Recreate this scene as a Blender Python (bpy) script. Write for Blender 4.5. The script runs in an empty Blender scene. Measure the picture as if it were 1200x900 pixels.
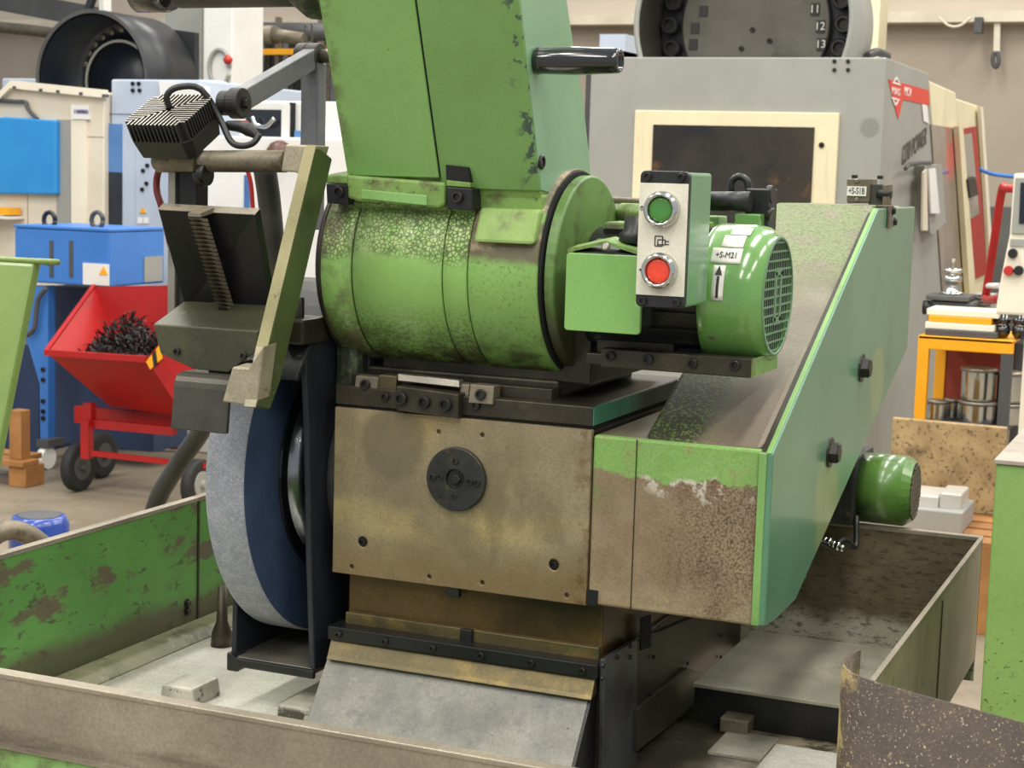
import bpy, bmesh, math, random
from mathutils import Vector, Matrix

# ------------------------------------------------------------------ camera
YAW, PIT, ROL = math.radians(22.9117), math.radians(7.0847), math.radians(-1.68497)
FPX, CAMZ = 1999.1, 1.55
_F = Vector((-math.sin(YAW)*math.cos(PIT), math.cos(YAW)*math.cos(PIT), -math.sin(PIT)))
_r = Vector((math.cos(YAW), math.sin(YAW), 0)); _d = _F.cross(_r)
_R = _r*math.cos(ROL) + _d*math.sin(ROL)
_D = -_r*math.sin(ROL) + _d*math.cos(ROL)
CAM = Vector((0, 0, CAMZ))
scn = bpy.context.scene
cd = bpy.data.cameras.new('camera'); cam = bpy.data.objects.new('camera', cd)
scn.collection.objects.link(cam); scn.camera = cam
cd.sensor_width = 36; cd.lens = FPX/1200*36; cd.clip_start = .05; cd.clip_end = 100
m = Matrix((_R, -_D, -_F)).transposed().to_4x4(); m.translation = CAM; cam.matrix_world = m
cd.dof.use_dof = True; cd.dof.focus_distance = 1.9; cd.dof.aperture_fstop = 24

def at(px, py, x=None, y=None, z=None):
    """a measured picture point on a plane of the place (1200x900 frame)"""
    v = _F + _R*((px-600)/FPX) + _D*((py-450)/FPX)
    if x is not None: t = (x-CAM.x)/v.x
    elif y is not None: t = (y-CAM.y)/v.y
    else: t = (z-CAM.z)/v.z
    return CAM + v*t

# ------------------------------------------------------------------ light
w = bpy.data.worlds.new('hall'); scn.world = w; w.use_nodes = True
bg = w.node_tree.nodes['Background']; bg.inputs[0].default_value = (.90, .95, 1.0, 1); bg.inputs[1].default_value = .62
def ceiling_lamp(x, y, z=6.0, sx=.5, sy=2.6, power=115, col=(1, .96, .88)):
    l = bpy.data.lights.new('ceiling_lamp', 'AREA'); l.shape = 'RECTANGLE'; l.size = sx; l.size_y = sy
    l.energy = power; l.color = col
    o = bpy.data.objects.new('ceiling_lamp', l); o.location = (x, y, z); scn.collection.objects.link(o)
for lx in (-6.0, -2.9, .4, 3.4):
    for ly in (-4.5, -.8, 3.2, 7.2, 11.2):
        ceiling_lamp(lx, ly)
scn.view_settings.view_transform = 'Standard'; scn.view_settings.look = 'None'
scn.view_settings.exposure = 0.0; scn.view_settings.gamma = 1; scn.view_settings.use_curve_mapping = False

# ------------------------------------------------------------------ materials
def S(r, g, b, k=1.0):
    f = lambda c: ((c/255+.055)/1.055)**2.4 if c/255 > .04045 else c/255/12.92
    return (f(r)*k, f(g)*k, f(b)*k, 1)
class NT:
    def __init__(s, name):
        s.m = bpy.data.materials.new(name); s.m.use_nodes = True; s.t = s.m.node_tree
        s.b = s.t.nodes['Principled BSDF']; s.pos = s.t.nodes.new('ShaderNodeNewGeometry').outputs['Position']
        s.sep = s.t.nodes.new('ShaderNodeSeparateXYZ'); s.l(s.pos, s.sep.inputs[0])
    def l(s, a, b): s.t.links.new(a, b)
    def put(s, v, i):
        if hasattr(v, 'is_linked') or isinstance(v, bpy.types.NodeSocket): s.l(v, i)
        else: i.default_value = v
    def math(s, op, a, b=0., clamp=False):
        n = s.t.nodes.new('ShaderNodeMath'); n.operation = op; n.use_clamp = clamp
        s.put(a, n.inputs[0]); s.put(b, n.inputs[1]); return n.outputs[0]
    def rng(s, v, lo, hi):
        n = s.t.nodes.new('ShaderNodeMapRange'); n.interpolation_type = 'SMOOTHSTEP'
        s.put(v, n.inputs[0]); n.inputs[1].default_value = lo; n.inputs[2].default_value = hi
        return n.outputs[0]
    def noise(s, scale, detail=5, st=(1, 1, 1), rough=.6, off=0):
        mp = s.t.nodes.new('ShaderNodeMapping'); mp.inputs['Scale'].default_value = st
        mp.inputs['Location'].default_value = (off, off*1.7, off*.6); s.l(s.pos, mp.inputs[0])
        n = s.t.nodes.new('ShaderNodeTexNoise'); n.inputs['Scale'].default_value = scale
        n.inputs['Detail'].default_value = detail; n.inputs['Roughness'].default_value = rough
        s.l(mp.outputs[0], n.inputs['Vector']); return n.outputs[0]
    def crack(s, scale):
        mp = s.t.nodes.new('ShaderNodeTexVoronoi'); mp.feature = 'DISTANCE_TO_EDGE'; mp.inputs['Scale'].default_value = scale
        wn = s.t.nodes.new('ShaderNodeTexNoise'); wn.inputs['Scale'].default_value = scale*1.3
        v = s.t.nodes.new('ShaderNodeVectorMath'); v.operation = 'MULTIPLY_ADD'
        s.l(wn.outputs['Color'], v.inputs[0]); v.inputs[1].default_value = (.6/scale,)*3; s.l(s.pos, v.inputs[2])
        s.l(v.outputs[0], mp.inputs['Vector']); return mp.outputs['Distance']
    def mix(s, f, a, b):
        n = s.t.nodes.new('ShaderNodeMix'); n.data_type = 'RGBA'; s.put(f, n.inputs[0])
        s.put(a, n.inputs[6]); s.put(b, n.inputs[7]); return n.outputs[2]
_mc = [0]
def mat(name, c1, c2=None, scale=4, rough=.5, metal=0., layers=(), bump=0., bscale=120, coat=0., spec=.5, st=(1,1,1), grain=.12):
    """c1/c2 mottled by noise; layers add shaped dirt, rust, worn zones and painted reflections.
    layer: dict(c, n=(scale,lo,hi), st, zone=(axis,a,b,amp,scale), crack=(scale,width), amt, rough)"""
    N = NT(name); _mc[0] += 1; o = _mc[0]*.37
    col = N.mix(N.rng(N.noise(scale, 6, st, off=o), .3, .7), c1, c2) if c2 else c1
    rg = rough; hgt = None
    for i, L in enumerate(layers):
        k = None
        if 'n' in L:
            sc, lo, hi = L['n']; k = N.rng(N.noise(sc, L.get('d', 6), L.get('st', (1, 1, 1)), .65, o+i*3.1), lo, hi)
        if 'crack' in L:
            sc, wd = L['crack']; q = N.math('SUBTRACT', 1., N.rng(N.crack(sc), 0., wd), True)
            k = q if k is None else N.math('MULTIPLY', k, q)
        for z in L.get('zones', [L['zone']] if 'zone' in L else []):
            ax, a, b, amp, sc = z
            v = N.sep.outputs['XYZ'.index(ax)]
            nz = N.math('MULTIPLY', N.math('SUBTRACT', N.noise(sc, 6, off=o+i*1.3+.5), .5), amp)
            v = N.math('ADD', v, nz)
            q = N.rng(v, a, b) if a < b else N.math('SUBTRACT', 1., N.rng(v, b, a))
            k = q if k is None else N.math('MULTIPLY', k, q)
        if 'blob' in L:
            cx, cy, cz, r, amp, sc = L['blob']
            dn = N.t.nodes.new('ShaderNodeVectorMath'); dn.operation = 'DISTANCE'; N.l(N.pos, dn.inputs[0]); dn.inputs[1].default_value = (cx, cy, cz)
            v = N.math('ADD', dn.outputs['Value'], N.math('MULTIPLY', N.math('SUBTRACT', N.noise(sc, 6, off=o+i), .5), amp))
            q = N.math('SUBTRACT', 1., N.rng(v, r*.7, r))
            k = q if k is None else N.math('MULTIPLY', k, q)
        k = N.math('MULTIPLY', k, L.get('amt', 1.))
        col = N.mix(k, col, L['c'])
        if 'rough' in L:
            rg = N.math('ADD', N.math('MULTIPLY', k, L['rough']), N.math('MULTIPLY', N.math('SUBTRACT', 1., k), rg))
        if L.get('dent'):
            h = N.math('MULTIPLY', k, L['dent']); hgt = h if hgt is None else N.math('ADD', hgt, h)
    if grain:
        g = N.math('ADD', N.math('MULTIPLY', N.math('SUBTRACT', N.noise(330, 3, off=o), .5), grain*2.6), 1.)
        q = N.t.nodes.new('ShaderNodeMix'); q.data_type = 'RGBA'; q.blend_type = 'MULTIPLY'; q.inputs[0].default_value = 1
        N.put(col, q.inputs[6]); N.l(g, q.inputs[7]); col = q.outputs[2]
    N.put(col, N.b.inputs['Base Color']); N.put(rg, N.b.inputs['Roughness']); N.b.inputs['Metallic'].default_value = metal
    N.b.inputs['Specular IOR Level'].default_value = spec
    if coat: N.b.inputs['Coat Weight'].default_value = coat; N.b.inputs['Coat Roughness'].default_value = .12
    if bump or hgt is not None:
        n = N.noise(bscale, 4, off=o); h = N.math('MULTIPLY', n, bump)
        if hgt is not None: h = N.math('ADD', h, hgt)
        b = N.t.nodes.new('ShaderNodeBump'); b.inputs['Strength'].default_value = 1; b.inputs['Distance'].default_value = .001
        N.l(h, b.inputs['Height']); N.l(b.outputs[0], N.b.inputs['Normal'])
    return N.m
GR = S(127, 171, 97); GR2 = S(118, 160, 88); TEAL = S(96, 150, 112); BROWN = S(96, 78, 58); DIRT = S(66, 58, 42); BLK = S(30, 30, 30)
M = {}
M['green'] = mat('green_paint', GR, GR2, 5, .42, 0, [
    dict(c=S(70, 84, 40), n=(9, .55, .8), amt=.55), dict(c=S(40, 45, 30), n=(140, .69, .73), amt=.8), dict(c=S(86, 88, 52), zone=('X', -.925, -.942, .012, 25), n=(30, .4, .6), amt=.7)], .05, 300, .25)
M['green_b'] = mat('scuffed_green_paint', S(116, 158, 89), S(106, 146, 79), 9, .42, 0, [
    dict(c=S(70, 84, 40), n=(7, .55, .8), amt=.6), dict(c=S(40, 45, 30), n=(120, .71, .75), amt=.8),
    dict(c=S(44, 62, 66), n=(60, .53, .59), zone=('X', -.735, -.713, .012, 30), amt=.9)], .05, 300, .2)
M['teal'] = mat('green_in_bluish_light', S(130, 170, 134), S(120, 158, 122), 5, .34, 0, [  # column green with bluish reflected light put into the colour
    dict(c=S(60, 95, 66), n=(8, .6, .85), amt=.4), dict(c=S(150, 185, 150), n=(160, .73, .76), amt=.5)], .03, 300, .35)
M['shield'] = mat('olive_green_sheet', S(124, 148, 76), S(112, 136, 66), 8, .38, 0, [dict(c=S(90, 100, 52), n=(12, .54, .7), amt=.6), dict(c=S(196, 200, 150), n=(90, .68, .73), amt=.6)], .05, 200, .3)
M['green_cyl'] = mat('cracked_green_paint', S(138, 180, 98), S(124, 166, 86), 7, .45, 0, [
    dict(c=S(190, 200, 140), zone=('Z', 1.445, 1.462, .05, 14), amt=.5, n=(60, .3, .6)),
    dict(c=S(70, 76, 42), crack=(215, .15), zone=('Z', 1.442, 1.458, .05, 14), n=(30, .3, .5), amt=.8, dent=-.4),
    dict(c=S(78, 80, 52), n=(22, .48, .7), zone=('Z', 1.462, 1.53, .06, 14), amt=.75),
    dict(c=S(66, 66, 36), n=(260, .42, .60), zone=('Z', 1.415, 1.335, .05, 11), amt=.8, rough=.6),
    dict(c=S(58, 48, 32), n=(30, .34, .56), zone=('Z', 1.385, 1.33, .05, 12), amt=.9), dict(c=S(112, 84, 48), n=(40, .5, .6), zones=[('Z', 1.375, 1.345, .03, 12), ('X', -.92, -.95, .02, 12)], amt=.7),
    dict(c=S(88, 76, 52), n=(25, .40, .6), zone=('X', -.915, -.95, .03, 12), amt=.75)], .06, 240, .15)
M['green_cap'] = mat('grimy_green_casting', S(132, 174, 94), S(118, 158, 82), 7, .5, 0, [
    dict(c=S(96, 86, 66), zone=('Z', 1.447, 1.460, .03, 16), amt=.95, n=(18, .30, .44)),
    dict(c=S(164, 146, 118), zone=('Z', 1.458, 1.468, .03, 16), n=(30, .50, .62), amt=.9),
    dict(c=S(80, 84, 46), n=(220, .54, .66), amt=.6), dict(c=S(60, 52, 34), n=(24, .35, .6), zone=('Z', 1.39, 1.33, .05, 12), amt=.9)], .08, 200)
M['green_dirty'] = mat('dirty_green_paint', S(128, 160, 84), S(106, 140, 66), 12, .55, 0, [
    dict(c=S(86, 78, 52), n=(26, .46, .68), amt=.85), dict(c=S(58, 54, 36), n=(90, .58, .7), amt=.7)], .1, 200)
M['steel_plate'] = mat('oil_stained_steel', S(160, 146, 116), S(132, 119, 92), 9, .42, .25, [
    dict(c=S(176, 152, 96), n=(5, .5, .7), amt=.6), dict(c=S(122, 98, 62), zone=('Z', 1.135, 1.085, .06, 9), amt=.7),
    dict(c=S(186, 164, 108), zones=[('Z', 1.115, 1.14, .05, 10), ('Z', 1.175, 1.15, .05, 10)], n=(8, .4, .6), amt=.6),
    dict(c=S(100, 90, 66), n=(420, .50, .62), amt=.35), dict(c=S(190, 178, 146), n=(520, .58, .66), amt=.25), dict(c=S(106, 94, 70), n=(7, .52, .64), st=(1, 1, .6), amt=.55), dict(c=S(104, 96, 76), blob=(-.885, 1.75, 1.235, .05, .03, 20), amt=.6),
    dict(c=S(98, 62, 34), zone=('X', -.668, -.648, .02, 30), n=(60, .45, .7), amt=.7), dict(c=S(92, 72, 44), zone=('X', -.935, -.962, .03, 14), n=(9, .35, .6), amt=.6)], .12, 260, 0, .5, (1, 1, 1), grain=.14)
M['dark_steel'] = mat('dark_oily_steel', S(72, 66, 54), S(50, 46, 38), 12, .42, .45, [
    dict(c=S(96, 84, 60), n=(20, .55, .75), amt=.6), dict(c=S(28, 26, 22), n=(8, .55, .75), amt=.7)], .1, 220, grain=.3)
M['blue_steel'] = mat('blued_bed_steel', S(92, 96, 100), S(70, 73, 77), 10, .36, .45, [dict(c=S(50, 48, 44), n=(9, .5, .7), amt=.7)], .08, 200)
M['box_green'] = mat('box_green_enamel', S(104, 146, 106), S(94, 134, 95), 8, .34, 0, [dict(c=S(150, 180, 150), n=(120, .68, .73), amt=.6)], .02, 200, .35)
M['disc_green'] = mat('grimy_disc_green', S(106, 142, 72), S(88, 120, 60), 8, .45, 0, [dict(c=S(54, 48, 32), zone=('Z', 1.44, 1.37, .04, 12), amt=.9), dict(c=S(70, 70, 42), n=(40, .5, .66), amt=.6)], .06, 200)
M['black_steel'] = mat('black_steel', S(40, 40, 40), S(28, 28, 28), 12, .4, .3, [dict(c=S(70, 66, 58), n=(60, .62, .75), amt=.6)], .06, 250)
M['neck'] = mat('brown_oiled_steel', S(100, 78, 48), S(64, 52, 34), 8, .32, .45, [
    dict(c=S(128, 100, 56), n=(6, .5, .7), zone=('Z', 1.05, 1.02, .02, 9), amt=.8)], .06, 200, grain=.3)
M['lip'] = mat('oily_ochre_steel', S(108, 96, 66), S(84, 76, 52), 9, .32, .5, [
    dict(c=S(140, 118, 66), n=(16, .5, .65), amt=.6), dict(c=S(190, 176, 130), n=(80, .66, .74), amt=.7)], .12, 160, grain=.3)
M['apron'] = mat('grey_worn_sheet', S(136, 134, 124), S(106, 105, 99), 14, .45, .25, [dict(c=S(92, 92, 92), n=(24, .5, .66), amt=.6), 
    dict(c=S(128, 118, 100), n=(16, .52, .7), amt=.5), dict(c=S(40, 38, 34), n=(70, .68, .74), amt=.9)], .08, 160, grain=.3)
M['rust_box'] = mat('rust_worn_green_paint', S(150, 132, 104), S(128, 108, 84), 14, .6, .05, [
    dict(c=S(112, 82, 64), n=(12, .46, .62), st=(1.6, 1, .5), zone=('X', -.60, -.52, .06, 8), amt=.75),
    dict(c=S(84, 58, 46), n=(330, .46, .56), zone=('X', -.60, -.49, .06, 10), amt=.75),
    dict(c=S(64, 46, 38), n=(170, .58, .64), zones=[('X', -.58, -.5, .05, 10), ('Z', 1.23, 1.2, .03, 10)], amt=.7),
    dict(c=S(160, 146, 114), zone=('Z', 1.12, 1.08, .03, 12), n=(14, .4, .6), amt=.6),
    dict(c=S(200, 186, 150), n=(26, .64, .70), st=(1.5, 1, .7), amt=.6),
    dict(c=S(104, 126, 62), zones=[('X', -.585, -.61, .03, 14), ('Z', 1.17, 1.20, .05, 14)], n=(16, .45, .60), amt=.6),
    dict(c=S(206, 200, 184), zones=[('Z', 1.2, 1.216, .05, 22), ('X', -.60, -.57, .02, 20)], n=(42, .48, .56), amt=.85),
    dict(c=S(124, 166, 86), zone=('Z', 1.2215, 1.2265, .045, 22), amt=.95),
    dict(c=S(140, 142, 90), zone=('Z', 1.2215, 1.2265, .045, 22), n=(30, .56, .66), amt=.6),
    dict(c=S(104, 92, 72), zone=('Y', 1.757, 1.764, .004, 20), amt=.95)], .35, 230, grain=.3)
M['slope'] = mat('flaked_pale_green_sheet', S(130, 125, 106), S(108, 100, 85), 10, .55, .1, [
    dict(c=S(116, 128, 86), zone=('Z', 1.40, 1.46, .12, 8), n=(20, .35, .5), amt=.85),
    dict(c=S(84, 96, 52), n=(260, .50, .57), zone=('Z', 1.40, 1.44, .10, 8), amt=.7),
    dict(c=S(106, 94, 78), zone=('Z', 1.36, 1.30, .05, 12), amt=.85),
    dict(c=S(46, 44, 32), zones=[('Z', 1.345, 1.31, .05, 14), ('X', -.51, -.535, .04, 16)], amt=.9),
    dict(c=S(104, 132, 62), n=(260, .52, .58), zones=[('Z', 1.345, 1.32, .04, 14), ('X', -.50, -.53, .04, 16)], amt=.9)], .15, 180, grain=.3)
M['tray_green'] = mat('scratched_green_sheet', S(92, 146, 68), S(78, 128, 58), 6, .45, 0, [
    dict(c=S(92, 78, 62), n=(15, .55, .60), st=(1, .55, 1.3), d=12, amt=.9, rough=.7), dict(c=S(70, 62, 48), n=(40, .60, .64), st=(1, .5, 1.6), d=10, amt=.85),
    dict(c=S(60, 62, 40), n=(55, .60, .66), st=(1, .7, 1), amt=.8), dict(c=S(80, 68, 52), zone=('Z', .955, .925, .05, 12), amt=.85)], .1, 150)
M['tray_steel'] = mat('stained_tray_steel', S(168, 158, 134), S(130, 120, 98), 6, .4, .25, [dict(c=S(30, 27, 22), zone=('X', -.50, -.56, .10, 9), amt=.9), dict(c=S(40, 36, 28), n=(14, .54, .6), amt=.8), 
    dict(c=S(64, 56, 38), n=(9, .46, .66), amt=.8), dict(c=S(150, 138, 108), n=(30, .62, .72), amt=.5)], .25, 120, grain=.3)
M['tray_back'] = mat('dark_pitted_sheet', S(122, 108, 84), S(92, 82, 64), 12, .5, .3, [
    dict(c=S(186, 182, 166), zone=('Z', .958, .93, .06, 10), amt=.9), dict(c=S(60, 54, 40), n=(110, .5, .64), st=(.5, 1, 1.4), amt=.7)], .5, 110, grain=.3)
M['deck'] = mat('grey_worn_deck', S(196, 192, 174), S(160, 156, 138), 7, .34, .3, [
    dict(c=S(76, 71, 56), n=(6, .5, .72), amt=.75), dict(c=S(30, 28, 24), n=(60, .70, .74), amt=.9)], .1, 140, grain=.3)
M['tray_floor'] = mat('pale_wet_tray_floor', S(226, 223, 212), S(192, 188, 174), 6, .16, .15, [
    dict(c=S(120, 112, 92), n=(9, .55, .72), st=(1, .5, 1), amt=.7), dict(c=S(96, 100, 66), zone=('X', -1.25, -1.32, .03, 12), amt=.7)], .15, 90, grain=.3)
M['rim'] = mat('brushed_grey_steel', S(168, 158, 140), S(140, 131, 116), 7, .4, .5, [
    dict(c=S(80, 72, 60), n=(12, .55, .75), st=(.3, 1, 2), amt=.6)], .06, 200, grain=.3)
M['curl'] = mat('rust_spattered_sheet', S(66, 51, 37), S(46, 36, 27), 20, .6, .0, [
    dict(c=S(176, 150, 96), n=(120, .62, .68), amt=.4), dict(c=S(150, 130, 80), zone=('X', -.255, -.27, .02, 20), n=(24, .45, .6), amt=.7),
    dict(c=S(200, 186, 150), n=(420, .60, .65), amt=.6)], .8, 220, grain=.3)
M['wall_sheet'] = mat('olive_stained_sheet', S(146, 138, 110), S(118, 110, 86), 8, .45, .25, [
    dict(c=S(150, 142, 110), n=(14, .5, .7), st=(1, 1.6, .3), amt=.6), dict(c=S(70, 64, 46), n=(30, .6, .7), amt=.7)], .1, 140, grain=.3)
M['wheel'] = mat('abrasive_grain', S(160, 161, 166), S(142, 144, 152), 60, .95, 0, [
    dict(c=S(196, 198, 204), n=(700, .56, .62), amt=.7), dict(c=S(100, 104, 116), n=(600, .58, .64), amt=.6)], .6, 900, 0, .2, grain=.3)
M['wheel_face'] = mat('blue_blotter_face', S(64, 80, 108), S(56, 70, 96), 30, .9, 0, [dict(c=S(108, 118, 130), n=(500, .6, .66), amt=.5)], .3, 700, 0, .15)
M['chrome'] = mat('polished_steel', S(200, 200, 196), None, 4, .16, 1.)
M['steel'] = mat('bright_steel', S(158, 152, 140), S(128, 122, 110), 20, .34, .7)
M['navy'] = mat('dark_navy_casting', S(40, 44, 52), S(30, 33, 40), 8, .5, .1, [dict(c=S(62, 70, 80), n=(70, .6, .72), amt=.5)], .1, 180)
M['arm_green'] = mat('dark_green_arm', S(72, 82, 44), S(54, 64, 35), 10, .4, 0, [dict(c=S(52, 50, 36), n=(14, .56, .7), amt=.7), dict(c=S(150, 156, 110), n=(80, .66, .74), amt=.6)], .08, 200, .2)
M['bare'] = mat('bare_worn_steel', S(170, 160, 138), S(142, 133, 110), 16, .4, .3, [dict(c=S(128, 132, 80), n=(14, .58, .68), amt=.7), dict(c=S(84, 74, 56), n=(50, .6, .7), amt=.6)], .1, 200, grain=.3)
M['deflector'] = mat('dull_dark_steel', S(88, 84, 76), S(66, 62, 56), 14, .3, .6, [dict(c=S(60, 56, 48), n=(10, .5, .7), amt=.6)], .08, 200)
M['flange'] = mat('grey_flange', S(84, 83, 78), S(62, 61, 58), 10, .5, .4, [dict(c=S(30, 30, 30), n=(12, .55, .7), amt=.7)], .1, 200)
M['black'] = mat('black_plastic', S(34, 34, 35), S(26, 26, 27), 20, .42)
M['gloss_black'] = mat('glossy_black', S(22, 23, 25), None, 4, .14, 0, [], 0, 100, .8)
M['void'] = mat('dark_opening', S(8, 8, 8), None, 4, .8)
M['lid'] = mat('button_plate', S(218, 214, 196), S(208, 203, 185), 12, .45, .0, [dict(c=S(120, 112, 100), n=(90, .68, .74), amt=.6)])
M['btn_g'] = mat('green_button', S(66, 128, 48), None, 4, .2, 0, [], 0, 100, .6)
M['btn_r'] = mat('red_button', S(232, 66, 36), None, 4, .2, 0, [], 0, 100, .6)
M['olive'] = mat('worn_olive_paint', S(142, 134, 92), S(120, 114, 70), 12, .42, .1, [
    dict(c=S(150, 140, 118), n=(18, .56, .68), amt=.8), dict(c=S(66, 58, 40), n=(60, .62, .70), amt=.8)], .1, 200, .2)
M['olive_side'] = M['olive']
M['olive_dark'] = mat('dark_olive_block', S(80, 78, 56), S(60, 60, 44), 10, .4, .25, [dict(c=S(60, 60, 46), n=(10, .52, .7), amt=.7), dict(c=S(170, 166, 140), n=(50, .64, .72), amt=.5)], .08, 200, grain=.3)
M['grey_tube'] = mat('grey_steel_tube', S(126, 127, 130), S(108, 110, 112), 10, .42, .3, [dict(c=S(140, 136, 126), n=(30, .6, .72), amt=.4)])
M['rack'] = mat('brown_grey_bar', S(128, 118, 100), S(98, 90, 74), 14, .45, .3, [dict(c=S(70, 62, 46), n=(30, .55, .68), amt=.7)], .1, 200, grain=.3)
M['fins'] = mat('black_fins', S(46, 44, 44), S(36, 35, 35), 20, .45)
M['fin_edge'] = mat('pale_fin_edges', S(196, 190, 180), S(170, 164, 154), 20, .4, .4)  # pale strips along the tops of the black fins
M['bolt'] = mat('dark_bolt', S(62, 60, 56), S(46, 44, 42), 30, .38, .6)
M['sticker'] = mat('white_label', S(230, 228, 220), S(216, 212, 202), 30, .5)
M['ink'] = mat('label_ink', S(48, 48, 46), None, 4, .6)
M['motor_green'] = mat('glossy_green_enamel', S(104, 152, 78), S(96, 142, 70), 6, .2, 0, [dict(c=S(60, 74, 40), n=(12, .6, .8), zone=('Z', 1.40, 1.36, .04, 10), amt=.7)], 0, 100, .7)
M['cover_green'] = mat('flat_green_enamel', S(126, 174, 92), S(116, 164, 84), 8, .36, 0, [dict(c=S(170, 206, 130), n=(90, .6, .7), amt=.3)], .03, 200, .3)
M['motor_cast'] = mat('black_cast_housing', S(44, 44, 40), S(32, 34, 32), 20, .5, .1, [dict(c=S(96, 94, 66), n=(50, .58, .7), amt=.6)], .3, 160, grain=.3)
M['smotor'] = mat('weathered_green_motor', S(98, 140, 64), S(76, 114, 50), 7, .32, 0, [
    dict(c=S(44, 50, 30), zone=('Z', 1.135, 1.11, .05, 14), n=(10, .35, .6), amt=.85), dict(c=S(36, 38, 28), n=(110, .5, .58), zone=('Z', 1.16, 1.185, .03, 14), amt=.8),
    dict(c=S(50, 86, 120), blob=(-.395, 2.2, 1.185, .025, .02, 40), amt=.8)], .05, 200, .4)

# ------------------------------------------------------------------ builders
COL = scn.collection
class MB:
    """collects shapes into one mesh"""
    def __init__(s): s.v = []; s.f = []; s.sm = []
    def add(s, vs, fs, smooth=False):
        o = len(s.v); s.v += [Vector(v) for v in vs]
        for f in fs: s.f.append([i+o for i in f]); s.sm.append(smooth)
        return s
    def box(s, x0, x1, y0, y1, z0, z1):
        v = [(x, y, z) for x in (x0, x1) for y in (y0, y1) for z in (z0, z1)]
        return s.add(v, [(0,1,3,2), (4,6,7,5), (0,4,5,1), (2,3,7,6), (0,2,6,4), (1,5,7,3)])
    def prism(s, pts, vec):
        """outline of 3d points pushed along vec"""
        pts = [Vector(p) for p in pts]; vec = Vector(vec); n = len(pts)
        nrm = Vector((0, 0, 0))
        for i in range(n): nrm += pts[i].cross(pts[(i+1) % n])
        if nrm.dot(vec) > 0: pts = pts[::-1]
        return s.add(pts+[p+vec for p in pts], [tuple(range(n)), tuple(range(2*n-1, n-1, -1))] + [(i, i+n, (i+1) % n+n, (i+1) % n) for i in range(n)])
    def lathe(s, prof, org, axis, n=32, smooth=True, caps=True):
        """prof: list of (distance along axis, radius)"""
        ax = Vector(axis).normalized(); u = ax.orthogonal().normalized()
        if abs(ax.x) > .9: u = Vector((0, 0, 1))
        elif abs(ax.z) > .9: u = Vector((1, 0, 0))
        elif abs(ax.y) > .9: u = Vector((0, 0, 1))
        u = (u - ax*u.dot(ax)).normalized(); w = ax.cross(u); org = Vector(org)
        vs = []
        for t, r in prof:
            for k in range(n):
                a = 2*math.pi*k/n; vs.append(org+ax*t+(u*math.cos(a)+w*math.sin(a))*r)
        o = len(s.v); s.v += vs; m_ = len(prof)
        for j in range(m_-1):
            for k in range(n):
                k2 = (k+1) % n
                s.f.append([o+j*n+k, o+j*n+k2, o+(j+1)*n+k2, o+(j+1)*n+k]); s.sm.append(smooth)
        if caps:
            s.f.append([o+k for k in range(n)][::-1]); s.sm.append(False)
            s.f.append([o+(m_-1)*n+k for k in range(n)]); s.sm.append(False)
        return s
    def cyl(s, p0, p1, r, r1=None, n=20, smooth=True):
        p0, p1 = Vector(p0), Vector(p1)
        return s.lathe([(0, r), ((p1-p0).length, r if r1 is None else r1)], p0, p1-p0, n, smooth)
    def tube(s, pts, r, n=10, sub=4):
        """smooth round tube through the points"""
        pts = [Vector(p) for p in pts]
        if sub > 1 and len(pts) > 2:
            q = []
            P = [pts[0]*2-pts[1]]+pts+[pts[-1]*2-pts[-2]]
            for i in range(1, len(P)-2):
                a, b, c, d = P[i-1:i+3]
                for k in range(sub):
                    t = k/sub
                    q.append(.5*((2*b)+(c-a)*t+(2*a-5*b+4*c-d)*t*t+(3*b-a-3*c+d)*t**3))
            q.append(pts[-1]); pts = q
        o = len(s.v); u = None
        for i, p in enumerate(pts):
            t = (pts[min(i+1, len(pts)-1)]-pts[max(i-1, 0)]).normalized()
            u = t.orthogonal().normalized() if u is None else (u-t*u.dot(t)).normalized()
            w_ = t.cross(u); rr = r[i] if isinstance(r, (list, tuple)) else r
            for k in range(n):
                a = 2*math.pi*k/n; s.v.append(p+(u*math.cos(a)+w_*math.sin(a))*rr)
        for i in range(len(pts)-1):
            for k in range(n):
                k2 = (k+1) % n; s.f.append([o+i*n+k, o+i*n+k2, o+(i+1)*n+k2, o+(i+1)*n+k]); s.sm.append(True)
        s.f.append([o+k for k in range(n)][::-1]); s.sm.append(False)
        e = o+(len(pts)-1)*n; s.f.append([e+k for k in range(n)]); s.sm.append(False)
        return s
    def bar(s, p0, p1, wv, hv):
        """square bar from p0 to p1 with half-vectors wv, hv"""
        p0, p1, wv, hv = map(Vector, (p0, p1, wv, hv))
        return s.prism([p0-wv-hv, p0+wv-hv, p0+wv+hv, p0-wv+hv], p1-p0)
    def rot(s, M4):
        s.v = [M4 @ v for v in s.v]; return s
    def mesh(s, name, origin=Vector((0, 0, 0))):
        me = bpy.data.meshes.new(name); me.from_pydata([tuple(v-origin) for v in s.v], [], s.f)
        me.polygons.foreach_set('use_smooth', s.sm)
        bm = bmesh.new(); bm.from_mesh(me); bmesh.ops.recalc_face_normals(bm, faces=bm.faces); bm.to_mesh(me); bm.free()
        return me
ORG = {}
def org(o): return ORG.get(o.name, Vector((0, 0, 0))) if o else Vector((0, 0, 0))
def tag(o, label=None, cat=None, group=None, kind=None):
    if label: o['label'] = label
    if cat: o['category'] = cat
    if group: o['group'] = group
    if kind: o['kind'] = kind
    return o
def thing(name, loc, label, cat, group=None):
    o = bpy.data.objects.new(name, None); COL.objects.link(o); o.location = loc; o.empty_display_size = .05
    ORG[o.name] = Vector(loc); return tag(o, label, cat, group)
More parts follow.
